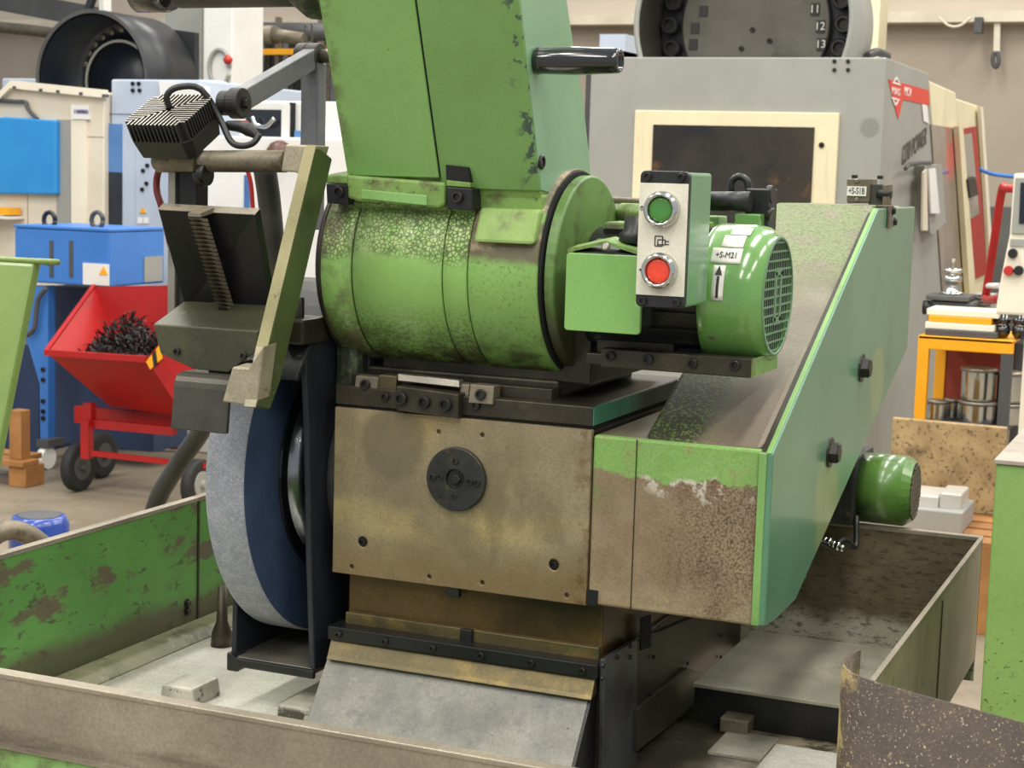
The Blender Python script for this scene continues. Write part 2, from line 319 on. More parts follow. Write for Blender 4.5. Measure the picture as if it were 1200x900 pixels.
def obj(name, mb, material, parent=None, bevel=0., label=None, kind=None, segs=2):
    g = org(parent)
    me = mb.mesh(name, g) if isinstance(mb, MB) else mb
    me.materials.append(M[material] if isinstance(material, str) else material)
    o = bpy.data.objects.new(name, me); COL.objects.link(o)
    if parent: o.parent = parent
    ORG[o.name] = g
    if bevel:
        b = o.modifiers.new('edge', 'BEVEL'); b.width = bevel; b.segments = segs; b.limit_method = 'ANGLE'; b.angle_limit = math.radians(35)
        b.harden_normals = False
    return tag(o, label, None, None, kind)
def struct(name, mb, material, parent=None, bevel=0.):
    o = obj(name, mb, material, parent, bevel)
    if not parent: o['kind'] = 'structure'
    return o
def single(name, mb, material, label, cat, group=None, bevel=0.):
    return tag(obj(name, mb, material, None, bevel), label, cat, group)
def carve(o, cutter):
    """cut the cutter's volume out of a mesh object (before its bevel)"""
    c = bpy.data.objects.new('cut', cutter.mesh('cut', ORG[o.name])); COL.objects.link(c)
    c.parent = o.parent
    bv = [(mo.width, mo.segments) for mo in o.modifiers]; o.modifiers.clear()
    mo = o.modifiers.new('cut', 'BOOLEAN'); mo.object = c; mo.operation = 'DIFFERENCE'; mo.solver = 'EXACT'
    dg = bpy.context.evaluated_depsgraph_get(); dg.update()
    me = bpy.data.meshes.new_from_object(o.evaluated_get(dg)); old = o.data; nm = old.name
    o.modifiers.clear(); o.data = me; bpy.data.objects.remove(c); bpy.data.meshes.remove(old); me.name = nm
    for w_, s_ in bv:
        b = o.modifiers.new('edge', 'BEVEL'); b.width = w_; b.segments = s_; b.limit_method = 'ANGLE'; b.angle_limit = math.radians(35)
def place(name, me, parent, loc, axis=(0, -1, 0), r=1., roll=0., label=None):
    """a shared mesh (built along +Z, unit radius) as a part"""
    o = bpy.data.objects.new(name, me); COL.objects.link(o); o.parent = parent
    q = Vector((0, 0, 1)).rotation_difference(Vector(axis)).to_matrix().to_4x4() @ Matrix.Rotation(roll, 4, 'Z')
    o.matrix_local = Matrix.Translation(Vector(loc)-org(parent)) @ q @ Matrix.Scale(r, 4)
    if label: o['label'] = label
    return o
def text(name, body, size, loc, xdir, ydir, material, parent=None, depth=.0004, align='CENTER', sx=1.0):
    c = bpy.data.curves.new('lettering', 'FONT'); c.body = body; c.size = size; c.extrude = depth; c.align_x = align; c.align_y = 'CENTER'
    t = bpy.data.objects.new('lettering', c); COL.objects.link(t)
    dg = bpy.context.evaluated_depsgraph_get(); dg.update()
    me = bpy.data.meshes.new_from_object(t.evaluated_get(dg)); bpy.data.objects.remove(t); bpy.data.curves.remove(c)
    X = Vector(xdir).normalized(); Y = Vector(ydir).normalized(); Z = X.cross(Y)
    m4 = Matrix((X*sx, Y, Z)).transposed().to_4x4(); m4.translation = Vector(loc)
    me.transform(m4); me.transform(Matrix.Translation(-org(parent)))
    me.materials.clear(); me.materials.append(M[material])
    o = bpy.data.objects.new(name, me); COL.objects.link(o); ORG[o.name] = org(parent)
    if parent: o.parent = parent
    return o
PX = lambda pts, **k: [at(a, b, **k) for a, b in pts]
def rrect(x0, x1, z0, z1, r, y, n=5):
    out = []
    for cx, cz, a0 in ((x1-r, z1-r, 0), (x0+r, z1-r, 90), (x0+r, z0+r, 180), (x1-r, z0+r, 270)):
        for k in range(n+1):
            a = math.radians(a0+90*k/n); out.append((cx+r*math.cos(a), y, cz+r*math.sin(a)))
    return out
# shared fasteners, unit radius along +Z
def socket_mesh():
    b = MB(); b.lathe([(0, 1), (.7, 1), (.85, .88), (.85, .62), (.35, .58)], (0, 0, 0), (0, 0, 1), 18, False)
    me = b.mesh('socket_screw'); me.materials.append(M['bolt']); return me
def hex_mesh():
    b = MB(); b.lathe([(0, 1.35), (.18, 1.35), (.18, 1.3)], (0, 0, 0), (0, 0, 1), 18, False); b.lathe([(.18, 1), (.8, 1), (.95, .85)], (0, 0, 0), (0, 0, 1), 6, False)
    me = b.mesh('hex_bolt'); me.materials.append(M['bolt']); return me
def slot_mesh():
    b = MB(); b.lathe([(0, 1), (.3, .95), (.5, .6)], (0, 0, 0), (0, 0, 1), 14, True); b.box(-.9, .9, -.12, .12, .42, .52)
    me = b.mesh('slotted_screw'); me.materials.append(M['steel']); return me
SOCK, HEX, SLOT = socket_mesh(), hex_mesh(), slot_mesh()

# ================================================================== the setting
M['floor'] = mat('worn_concrete', S(150, 138, 118), S(122, 112, 94), 1.3, .5, 0, [
    dict(c=S(92, 84, 70), n=(1.6, .5, .7), amt=.7), dict(c=S(176, 164, 140), n=(5, .58, .72), amt=.5), dict(c=S(74, 66, 54), n=(14, .6, .7), amt=.5)], .2, 40)
M['wall'] = mat('grey_rendered_wall', S(172, 160, 144), S(160, 148, 133), .8, .85, 0, [dict(c=S(134, 124, 112), n=(.7, .52, .7), st=(1.5, 1, .3), amt=.5)], .1, 30)
M['wall_up'] = mat('pale_upper_panels', S(206, 192, 176), S(196, 182, 166), .6, .8, 0, [dict(c=S(168, 154, 138), n=(3, .6, .75), amt=.4)])
M['line'] = mat('yellow_floor_paint', S(214, 184, 92), S(190, 160, 90), 6, .6)
YB = 15.0
struct('floor', MB().box(-16, 8, -4, YB, -.1, 0), 'floor')
struct('wall_back', MB().box(-16, 8, YB, YB+.3, 0, 8), 'wall')
zrail = at(1100, 18, y=YB-.15).z
struct('trim_1', MB().box(-16, 8, YB-.05, YB, zrail+.02, 8), 'wall_up')
M['cream_trim'] = mat('cream_rail', S(222, 212, 190), S(200, 190, 168), 3, .6, 0, [dict(c=S(120, 110, 92), n=(8, .6, .72), amt=.6)])
struct('trim_2', MB().box(-16, 8, YB-.2, YB, zrail-.06, zrail+.03), 'cream_trim')
l0, l1 = at(238, 605, z=.002), at(352, 590, z=.002)
struct('trim_3', MB().prism([l0, l0+Vector((.05, -.07, 0)), l1+Vector((.05, -.07, 0)), l1], (0, 0, .002)), 'line')

# ================================================================== the grinding machine
G = thing('grinding_machine', (-.8, 2.0, 0), 'large worn green grinding machine with blue-faced wheel filling the middle', 'machine')
# --- bed and saddle
bed = obj('bed', MB().box(-.962, -.622, 1.76, 2.46, .86, 1.0035).box(-.95, -.66, 1.8, 2.4, .10, .87), 'dark_steel', G, .002)
sb = obj('side_plate', MB().prism(PX([(703, 772), (741, 748), (741, 900), (700, 925)], x=-.6215), (.006, 0, 0)), 'blue_steel', bed, .001)
sb2 = obj('side_plate', MB().prism(PX([(741, 752), (886, 690), (886, 768), (741, 862)], x=-.6215), (.004, 0, 0)), 'dark_steel', bed, .001)
obj('slide_rail', MB().prism(PX([(741, 830), (800, 782), (830, 792), (830, 804), (785, 846), (741, 880)], x=-.6175), (.006, 0, 0)), 'dark_steel', bed, .001)
obj('slot', MB().prism(PX([(750, 724), (762, 720), (762, 758), (750, 762)], x=-.6175), (.0012, 0, 0)), 'void', bed)
for p in [(706, 780), (705, 795), (723, 770), (738, 757), (738, 770), (765, 770), (805, 777), (845, 744), (844, 770), (762, 813), (760, 842)]:
    place('screw', SOCK, bed, at(*p, x=-.6155), (1, 0, 0), .0028)
obj('foot_bracket', MB().prism(PX([(842, 818), (862, 802), (862, 836), (845, 852)], x=-.618), (.012, 0, 0)), M['rack'], bed, .002)
fb = at(868, 862, z=.861); obj('foot_block', MB().box(fb.x-.028, fb.x+.008, fb.y, fb.y+.055, .861, .880), M['rack'], bed, .002)
neck = obj('saddle', MB().box(-.952, -.628, 1.768, 2.40, 1.0, 1.073), 'neck', G, .002)
obj('way_cover', MB().box(-.9515, -.6285, 1.760, 1.769, 1.002, 1.022), 'lip', neck, .001)
obj('latch', MB().box(-.798, -.783, 1.754, 1.762, 1.003, 1.023), 'black_steel', neck, .001)
strip = obj('wiper_strip', MB().box(-.963, -.622, 1.738, 1.775, .9925, 1.0085), 'black_steel', G, .0012)
for i in range(6): place('screw', SOCK, strip, (-.948+i*.0618, 1.738, 1.0), (0, -1, 0), .0042)
obj('lip', MB().prism([(-.962, 1.745, .9925), (-.962, 1.758, .9925), (-.962, 1.752, .972), (-.962, 1.733, .969), (-.962, 1.736, .974)], (.336, 0, 0)), 'lip', G, .001)
obj('apron', MB().prism([(-.964, 1.744, .973), (-.964, 1.748, .970), (-.964, 1.55, .70), (-.964, 1.546, .70)], (.334, 0, 0)), 'apron', G)
obj('apron_edge', MB().prism([(-.632, 1.744, .973), (-.632, 1.757, .973), (-.632, 1.757, .70), (-.632, 1.546, .70)], (.004, 0, 0)), 'black_steel', G)
# --- wheelhead block and its front plate
head = obj('wheelhead', MB().box(-.962, -.644, 1.758, 2.30, 1.074, 1.269), 'dark_steel', G, .002)
plate = obj('front_plate', MB().box(-.9645, -.642, 1.749, 1.757, 1.0715, 1.270), 'steel_plate', G, .0012)
ph = [(514, 506), (565, 510), (425, 635), (412, 664), (503, 676), (565, 683), (664, 698), (649, 662)]
cut = MB(); cut2 = []
for k, p in enumerate(ph):
    q = at(*p, y=1.749); r = .0065 if p in ((425, 635), (649, 662)) else .0027
    cut.cyl(q+Vector((0, -.005, 0)), q+Vector((0, .006, 0)), r, n=14, smooth=False)
carve(plate, cut)
for p in [(425, 635), (649, 662)]:
    q = at(*p, y=1.7535); place('screw', SOCK, plate, q+Vector((0, .001, 0)), (0, -1, 0), .0048)
dc = at(536, 561, y=1.749)
M['disc_black'] = mat('worn_black_disc', S(64, 64, 60), S(48, 48, 46), 40, .38, .5, [dict(c=S(96, 88, 58), n=(70, .58, .7), amt=.7)], .1, 300)
disc = obj('dial_disc', MB().lathe([(0, .037), (.005, .037), (.006, .036), (.006, .012), (.001, .0115)], dc, (0, -1, 0), 40, False), 'disc_black', plate, .0006)
obj('hub_screw', MB().lathe([(0, .009), (.002, .009), (.003, .004), (.003, .002)], dc+Vector((0, -.001, 0)), (0, -1, 0), 12), 'bolt', disc) if False else None
place('screw', HEX, plate, dc+Vector((0, -.001, 0)), (0, -1, 0), .006)
for dx, dz, r in ((0, .021, .004), (-.0285, .0, .0045), (-.019, .001, .0038), (.0185, -.001, .004), (.0275, -.0015, .0042), (-.001, -.02, .003), (-.018, -.021, .0025)):
    place('screw', SOCK, plate, dc+Vector((dx, -.0045, dz)), (0, -1, 0), r)
obj('plate_tab', MB().box(-.815, -.799, 1.751, 1.759, 1.060, 1.0725), 'black_steel', plate, .001)
# --- top slab, teal strip and clamps
slab = obj('top_slab', MB().box(-.965, -.6425, 1.751, 2.06, 1.2735, 1.2955), 'dark_steel', G, .0015)
obj('slab_joint', MB().box(-.9635, -.644, 1.754, 2.05, 1.268, 1.2745), 'void', slab)
M['slab_teal'] = mat('teal_painted_edge', S(70, 138, 108), S(60, 124, 98), 10, .4, 0, [dict(c=S(36, 44, 36), zone=('Y', 1.85, 1.93, .03, 14), amt=.95)])
obj('painted_edge', MB().box(-.6428, -.6415, 1.7525, 2.05, 1.2745, 1.2945), 'slab_teal', slab)
ped = obj('pedestal', MB().box(-.945, -.70, 1.792, 2.05, 1.295, 1.316).box(-.93, -.665, 1.80, 2.05, 1.312, 1.40), 'dark_steel', G, .003)
obj('guide_strip', MB().box(-.955, -.70, 1.772, 1.80, 1.295, 1.3085), 'dark_steel', ped, .001)
def clamp(p0, p1, y, z0, z1, mt, screw=True, d=.02):
    a, b = at(p0[0], p0[1], y=y), at(p1[0], p1[1], y=y)
    o = obj('clamp_block', MB().prism([(a.x, y, z0), (b.x, y, z0), (b.x, y+.004, z1), (a.x, y+.004, z1)], (0, d, 0)), mt, slab, .001)
    if screw: place('screw', SOCK, slab, ((a.x+b.x)/2, y+.002, (z0+z1)/2), (0, -1, .1), .0062)
    return o
clamp((415, 447), (441, 450), 1.752, 1.289, 1.308, 'rack')
clamp((442, 450), (463, 452), 1.757, 1.288, 1.3105, 'lip', False)
cb = obj('clamp_bar', MB().prism([at(464, 452, y=1.738), at(537, 462, y=1.738), at(537, 491, y=1.738), at(464, 481, y=1.738)], (0, .03, 0)), 'dark_steel', slab, .0015)
obj('scale_strip', MB().prism([at(466, 438, y=1.755), at(538, 446, y=1.755), at(538, 454, y=1.752), at(466, 446, y=1.752)], (0, .012, .0)), M['steel'], slab, .0006)
for p in ((471, 467), (498, 471), (523, 474)): place('screw', SOCK, slab, at(*p, y=1.738), (0, -1, 0), .0075)
clamp((538, 455), (548, 470), 1.755, 1.289, 1.308, 'rack', False)
clamp((549, 458), (577, 472), 1.746, 1.289, 1.3095, 'rack')
for p in ((452, 465), (558, 475)): place('screw', SOCK, slab, at(*p, y=1.7508), (0, -1, 0), .0052)
# --- belt guard
gx0, gx1 = -.641, -.4516
guard = obj('belt_guard', MB().prism([(-.641, 1.752, 1.073), (-.641, 1.752, 1.2645), (-.641, 2.0, 1.2645), (-.641, 2.0, 1.073)], (gx1+.641, 0, 0)), 'rust_box', G, .003)
prof = [(1.756, 1.2640), (2.285, 1.5190), (2.50, 1.5175), (2.50, 1.315), (2.0, 1.10), (1.90, 1.26)]
obj('sloped_cover', MB().prism([(-.585, a, b) for a, b in prof], (.585+gx1, 0, 0)), 'slope', guard, .006)
obj('lid_gasket', MB().prism([(gx1-.002, a, b) for a, b in [(1.756, 1.076), (1.756, 1.2605), (2.262, 1.511), (2.50, 1.511), (2.50, 1.315), (1.885, 1.078)]], (.010, 0, 0)), 'dark_steel', guard)
lidp = [(1.745, 1.076), (1.747, 1.2625), (2.243, 1.5165), (2.512, 1.517), (2.514, 1.311), (2.335, 1.2445), (1.885, 1.0745), (1.80, 1.0725)]
M['lid_teal'] = mat('teal_lid_reflections', S(94, 138, 108), S(84, 127, 98), 5, .3, 0, [  # bluish tint and yellow patches are reflections painted into the lid colour
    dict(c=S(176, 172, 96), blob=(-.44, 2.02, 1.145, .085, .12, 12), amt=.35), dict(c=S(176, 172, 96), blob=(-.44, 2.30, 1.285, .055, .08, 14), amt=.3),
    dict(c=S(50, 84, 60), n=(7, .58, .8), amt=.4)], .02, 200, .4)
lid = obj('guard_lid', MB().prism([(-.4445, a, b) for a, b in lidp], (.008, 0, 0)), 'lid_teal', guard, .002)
obj('lid_flange', MB().prism([(-.4515, 1.745, 1.0755), (-.4515, 1.745, 1.2625), (-.4515, 1.753, 1.2625), (-.4515, 1.753, 1.0755)], (.0085, 0, 0)), 'green', guard, .0008)
e0, e1 = Vector((-.4446, 1.7462, 1.2632)), Vector((-.4446, 2.2422, 1.5172))
obj('lid_flange', MB().prism([e0, e1, e1+Vector((0, .004, -.008)), e0+Vector((0, .004, -.008))], (.0055, 0, 0)), M['green'], guard, .0008)
for p in ((1009, 431), (972, 530)): place('bolt', HEX, guard, at(*p, x=-.4365), (1, 0, 0), .0135, .5)
obj('bottom_notch', MB().box(-.6415, -.629, 1.7495, 1.7525, 1.073, 1.090), 'void', guard)
obj('seam', MB().box(-.5905, -.5895, 1.7512, 1.7525, 1.074, 1.2635), 'dark_steel', guard)
# --- limit switch on the guard
sw = obj('limit_switch', MB().prism(PX([(992, 209), (1020, 209), (1019, 238), (992, 238)], y=2.33), (0, .05, 0)), M['rack'], G, .002)
a, b = at(993, 218, y=2.3295), at(1015, 230, y=2.3295)
obj('name_tag', MB().box(a.x, b.x, 2.3285, 2.3297, b.z, a.z), 'sticker', sw)
text('lettering', '+S-S1B', .0125, ((a.x+b.x)/2, 2.3283, (a.z+b.z)/2), (1, 0, 0), (0, 0, 1), 'ink', sw, sx=.62)
for p in ((1004, 212), (1004, 234)): place('screw', SLOT, sw, at(*p, y=2.33), (0, -1, 0), .0035, .7)
for p in ((1001, 207), (1031, 207)): obj('stud', MB().box(at(p[0]-3, p[1], y=2.34).x, at(p[0]+3, p[1], y=2.34).x, 2.34, 2.348, at(1000, 209, y=2.34).z, at(1000, 205, y=2.34).z), 'black', sw)
xr = at(1020, 209, y=2.33).x
obj('switch_body', MB().box(xr-.002, xr+.022, 2.335, 2.375, 1.52, 1.548), 'flange', sw, .001)
obj('plunger', MB().cyl((xr+.01, 2.33, 1.535), (xr+.03, 2.33, 1.535), .006), 'black_steel', sw)
obj('bracket', MB().prism(PX([(1034, 217), (1043, 216), (1043, 240), (1034, 241)], y=2.325), (0, .012, 0)).box(-.452, -.434, 2.30, 2.33, 1.517, 1.5205).box(-.436, -.4325, 2.30, 2.326, 1.49, 1.5205), M['rack'], sw, .0008)
for dz in (1.513, 1.498): place('bolt', HEX, sw, (-.4325, 2.332 if dz < 1.505 else 2.318, dz), (1, 0, 0), .0045)
# --- small feed motor under the guard
mo = (-.40, 2.34, 1.131)
sm = obj('feed_motor', MB().lathe([(0, .0485), (.063, .0485)], (mo[0]-.060, mo[1], mo[2]), (1, 0, 0), 32).lathe([(0, .0485), (.012, .041)], (mo[0]+.003, mo[1], mo[2]), (1, 0, 0), 28, False), 'smotor', G)
b = MB().lathe([(0, .0395), (.0005, .0395)], (mo[0]+.015, mo[1], mo[2]), (1, 0, 0), 24)
obj('vent_face', b, 'void', sm)
b = MB()
for i in range(-5, 6):
    for sg in (-1, 1):
        h = math.sqrt(max(.0385**2-(i*.0072)**2, 0))
        if sg > 0: b.bar((mo[0]+.016, mo[1]+i*.0072-h*0, mo[2]-h*.98), (mo[0]+.016, mo[1]+i*.0072, mo[2]+h*.98), (.001, 0, 0), (0, .0015, 0))
for i in range(-4, 5):
    h = math.sqrt(.0385**2-(i*.0085)**2); b.bar((mo[0]+.016, mo[1]-h, mo[2]+i*.0085), (mo[0]+.016, mo[1]+h, mo[2]+i*.0085), (.001, 0, 0), (0, 0, .001))
obj('vent_grille', b, 'rack', sm)
obj('gearbox', MB().box(-.60, -.455, 2.28, 2.40, 1.086, 1.18), 'motor_cast', sm, .004)
obj('power_cable', MB().tube([(-.452, 2.285, 1.10), (-.448, 2.27, 1.06), at(990, 632, y=2.25), at(975, 640, y=2.22), at(960, 634, y=2.2)], .004, 8), 'black', sm)
b = MB()
for i in range(5):
    p = at(964+i*5, 632+i*2.4, y=2.215); b.cyl(p, p+Vector((.006, 0, -.001)), .0062 if i % 2 else .0048, n=10)
obj('cable_gland', b, 'chrome', sm)
# --- spindle housing (lying cylinder)
CY, CZ, CR = 1.84, 1.437, .118
def ring(x0, x1, r=CR, n=64, rin=None):
    return MB().lathe([(0, r-.0012), (.0012, r), (x1-x0-.0012, r), (x1-x0, r-.0012)], (x0, CY, CZ), (1, 0, 0), n)
hs = obj('spindle_housing', ring(-.9305, -.8175), 'green_cyl', G)
obj('housing_end', ring(-.972, -.9325), 'green_cyl', hs)
obj('end_rim', MB().lathe([(0, .108), (.006, .1165), (.0125, .1175)], (-.984, CY, CZ), (1, 0, 0), 64), 'dark_steel', hs)
obj('housing_core', MB().cyl((-.97, CY, CZ), (-.705, CY, CZ), CR-.004, n=48), 'void', hs)
obj('split_collar', ring(-.816, -.7865, CR+.0004), 'green_cyl', hs)
obj('drive_end', ring(-.785, -.702, CR+.0008), 'green_cap', hs)
obj('shadow_ring', MB().lathe([(0, .1155), (.004, .1155)], (-.7025, CY, CZ), (1, 0, 0), 56, False), 'void', hs)
obj('end_disc', MB().lathe([(0, .1115), (.010, .1115), (.012, .1095), (.012, .05), (.0125, .045)], (-.6965, CY, CZ), (1, 0, 0), 56, False), 'disc_green', hs, .0008)
# --- tilted column
T = Vector((0, -.075, .198)).normalized(); NF = Vector((0, -.198, -.075)).normalized()
colp = [(1.775, 1.45), (1.742, 1.527), (1.622, 1.845), (1.75, 1.845), (1.802, 1.741), (1.830, 1.687), (1.860, 1.641), (1.888, 1.574), (1.905, 1.514), (1.925, 1.45)]
xl, xm, xr = -.943, -.8275, -.709
colm = obj('column', MB().prism([(xl+.003, a, b) for a, b in colp], (xr-xl-.003, 0, 0)), 'green_dirty', G, .002)
def panel(name, x0, x1, s0, s1, proud, mt, parent, bev=.0012, back=.006):
    p = Vector((0, 1.742, 1.527)); q0 = p+T*s0+NF*proud; q1 = p+T*s1+NF*proud
    return obj(name, MB().prism([(x0, q0.y, q0.z), (x1, q0.y, q0.z), (x1, q1.y, q1.z), (x0, q1.y, q1.z)], -NF*(proud+back)), mt, parent, bev)
panel('front_cover', xl-.001, xm-.001, .016, .335, .004, 'green', colm)
panel('front_cover', xm+.001, xr+.0005, .004, .335, .0025, 'green_b', colm)
panel('cover_seam', xm-.0012, xm+.0012, .016, .335, .002, 'void', colm)
panel('side_rust', xl-.0015, xl+.002, .08, .30, .002, 'rust_box', colm)
obj('bluish_light_sheet', MB().prism([(xr-.001, a, b) for a, b in [(1.742, 1.531), (1.625, 1.84), (1.745, 1.84), (1.799, 1.741), (1.828, 1.687), (1.858, 1.641), (1.886, 1.574), (1.903, 1.514)]], (.002, 0, 0)), 'teal', colm, .0006)  # thin sheet carrying the painted bluish light on the column side
for p in ((634, 190),): place('screw', SOCK, colm, at(*p, x=xr+.001)-Vector((.004, 0, 0)), (1, 0, 0), .008)
hb = at(628, 71, x=xr+.001)
M['knob'] = M['gloss_black']
obj('handle', MB().lathe([(0, .0125), (.003, .0152), (.008, .0142), (.03, .0148), (.045, .0152), (.085, .0136), (.094, .0130), (.096, .0118), (.096, .0095), (.06, .009)], hb, (1, .0, .0), 28), 'gloss_black', colm)
# clamp bar between column and housing
cy0 = 1.722
bar = obj('clamp_bar', MB().prism(PX([(406, 205), (521, 214), (521, 240), (514, 244), (420, 236), (406, 232)], y=cy0), (0, .05, 0)), 'green_dirty', colm, .003)
obj('bar_panel', MB().prism(PX([(423, 222), (500, 229), (500, 241), (423, 233)], y=cy0-.0015), (0, .01, 0)), 'green', bar, .0008)
for (x0, y0, x1, y1, sx, sy) in ((382, 215, 407, 240, 398, 225), (523, 219, 553, 247, 537, 231)):
    obj('clamp_lug', MB().prism(PX([(x0, y0), (x1, y0+2), (x1, y1), (x0+1, y1-2)], y=cy0-.002), (0, .05, 0)), 'black_steel', bar, .001)
    place('screw', SOCK, bar, at(sx, sy, y=cy0-.002), (0, -1, 0), .0065)
obj('lug_cap', MB().prism(PX([(380, 205), (407, 205), (407, 216), (381, 215)], y=cy0+.002), (0, .06, .006)), 'green_dirty', bar, .002)
obj('notch', MB().prism(PX([(522, 193), (549, 196), (551, 219), (523, 217)], y=cy0+.004), (0, .02, 0)), 'void', colm, .0008)
obj('notch_lip', MB().prism(PX([(523, 211), (551, 214), (551, 220), (523, 218)], y=cy0+.002), (0, .02, 0)), 'green_dirty', colm, .0008)
obj('shoulder', MB().prism([(-.948, 1.736, 1.508), (-.948, 1.752, 1.498), (-.948, 1.90, 1.48), (-.948, 1.90, 1.535), (-.948, 1.745, 1.535)], (.131, 0, 0)), 'green_cyl', hs, .002)
obj('shoulder', MB().prism([(-.815, 1.737, 1.506), (-.815, 1.90, 1.47), (-.815, 1.90, 1.535), (-.815, 1.740, 1.535)], (.028, 0, 0)), 'green', hs, .002)
obj('shoulder', MB().prism([(-.785, 1.748, 1.47), (-.785, 1.90, 1.46), (-.785, 1.92, 1.535), (-.785, 1.744, 1.526)], (.078, 0, 0)), 'green_dirty', hs, .003)
p0, p1 = at(562, 243, y=1.732), at(625, 287, y=1.716)
M['pad_green'] = mat('dusty_green_pad', S(140, 168, 92), S(120, 148, 76), 20, .55, 0, [dict(c=S(104, 94, 66), n=(30, .5, .66), amt=.75)], .12, 200)
obj('raised_pad', MB().prism([(p0.x, 1.732, p0.z), (p0.x, 1.716, p1.z), (p0.x, 1.78, p1.z), (p0.x, 1.80, p0.z)], (p1.x-p0.x, 0, 0)), 'pad_green', hs, .004)
# bracket of hidden bolts between arm and housing
obj('side_lug', MB().box(-.995, -.97, 1.83, 1.87, 1.40, 1.41).box(-.995, -.97, 1.83, 1.87, 1.44, 1.446).cyl((-.99, 1.80, 1.475), (-.97, 1.80, 1.475), .008), 'steel', hs)
# --- drive motor
MX, MY, MZ = -.46, 1.83, 1.4235
mt = obj('drive_motor', MB().lathe([(0, .060), (.004, .068), (.14, .068), (.145, .066)], (-.672, MY, MZ), (1, 0, 0), 40), 'motor_cast', G)
b = MB()
for i in range(22):
    a = math.radians(i*360/22); d = Vector((0, math.cos(a), math.sin(a)))
    b.bar(Vector((-.655, MY, MZ))+d*.068, Vector((-.528, MY, MZ))+d*.066, d*.006, Vector((1, 0, 0)).cross(d)*.0012)
obj('cooling_fins', b, 'motor_cast', mt)
cov = obj('fan_cover', MB().lathe([(0, .0755), (.001, .0765), (.008, .0775), (.044, .0775), (.057, .0745), (.070, .0655), (.0705, .0635), (.060, .0620)], (-.531, MY, MZ), (1, 0, 0), 56), 'motor_green', mt)
obj('fan_shadow', MB().lathe([(0, .0625), (.0005, .0625)], (-.4660, MY, MZ), (1, 0, 0), 40), 'void', mt)
b = MB(); gx = -.4612
for i in range(-6, 7):
    z = i*.0098
    if abs(z) < .0625: h = math.sqrt(.0630**2-z*z); b.bar((gx, MY-h, MZ+z), (gx, MY+h, MZ+z), (.0003, 0, 0), (0, 0, .0011))
for i in range(-7, 8):
    y = i*.0084
    if abs(y) < .062: h = math.sqrt(.0622**2-y*y); b.bar((gx, MY+y, MZ-h), (gx, MY+y, MZ+h), (.0002, 0, 0), (0, .0007, 0))
b.bar((gx, MY-.011, MZ-.027), (gx, MY-.011, MZ+.027), (.0009, 0, 0), (0, .0035, 0)).bar((gx, MY+.011, MZ-.027), (gx, MY+.011, MZ+.027), (.0009, 0, 0), (0, .0035, 0))
b.bar((gx, MY-.014, MZ+.027), (gx, MY+.014, MZ+.027), (.0009, 0, 0), (0, 0, .004)).bar((gx, MY-.014, MZ-.027), (gx, MY+.014, MZ-.027), (.0009, 0, 0), (0, 0, .004))
M['grille_green'] = mat('dusty_green_grille', S(104, 136, 104), S(92, 122, 90), 20, .5)
obj('fan_grille', b, 'grille_green', cov)
obj('grille_rim', MB().lathe([(0, .0660), (.0012, .0650), (.0012, .0618), (0, .0618)], (-.4612, MY, MZ), (1, 0, 0), 48, True, False), 'grille_green', cov)
place('screw', SLOT, cov, at(834, 393, y=MY-.062), (0, -.86, -.5), .0055)
def arc_patch(x0, x1, a0, a1, r, n=6, sk=0.):
    b = MB(); vs = []
    for i in range(n+1):
        a = math.radians(a0+(a1-a0)*i/n); f = i/n
        for x in (x0+sk*f, x1+sk*f):
            for rr in (r, r+.0004): vs.append((x, MY-math.cos(a)*rr, MZ+math.sin(a)*rr))
    fs = []
    for i in range(n):
        o = 4*i; fs += [(o+1, o+3, o+7, o+5), (o, o+4, o+6, o+2), (o, o+1, o+5, o+4), (o+2, o+6, o+7, o+3)]
    fs += [(0, 2, 3, 1), (4*n, 4*n+1, 4*n+3, 4*n+2)]
    return b.add(vs, fs, True)
for x0, x1, a0, a1 in ((-.506, -.484, 58, 71), (-.511, -.487, 43, 57), (-.519, -.486, 28, 42), (-.514, -.501, -2, 26)):
    lb = obj('label_sticker', arc_patch(x0, x1, a0, a1, .0779), 'sticker', cov)
def arc_text(body, x, a, size, sx=1.):
    a = math.radians(a); n = Vector((0, -math.cos(a), math.sin(a)))
    text('lettering', body, size, Vector((x, MY, MZ))+n*.0786, (1, 0, 0), (0, math.sin(a), math.cos(a)), 'ink', cov, sx=sx)
arc_text('+S-M21', -.5025, 35, .0105, .75)
obj('arrow', arc_patch(-.509, -.506, 0, 17, .0783), 'ink', cov)
a = math.radians(21.5); n = Vector((0, -math.cos(a), math.sin(a))); up = Vector((0, math.sin(a), math.cos(a))); c = Vector((-.5075, MY, MZ))+n*.0785
obj('arrow', MB().prism([c-up*.005-Vector((.004, 0, 0)), c-up*.005+Vector((.004, 0, 0)), c+up*.006], n*.0004), 'ink', cov)
tb = obj('terminal_box', MB().prism(rrect(-.660, -.5745, 1.3835, 1.4665, .004, 1.700), (0, .006, 0)), 'cover_green', mt, .0008)
obj('terminal_body', MB().prism([(-.655, 1.706, 1.388), (-.655, 1.706, 1.468), (-.655, 1.78, 1.48), (-.655, 1.78, 1.388)], (.075, 0, 0)), 'motor_cast', mt, .002)
obj('terminal_lip', MB().prism([(-.6595, 1.702, 1.4665), (-.618, 1.706, 1.477), (-.576, 1.702, 1.4665), (-.576, 1.702, 1.470), (-.618, 1.706, 1.4805), (-.6595, 1.702, 1.470)], (0, .03, .004)), 'green_dirty', mt)
place('screw', SLOT, mt, at(710, 289, y=1.70), (0, -1, .3), .0048, 1.1)
place('screw', SLOT, mt, (-.662, 1.72, 1.408), (-1, -.4, 0), .004)
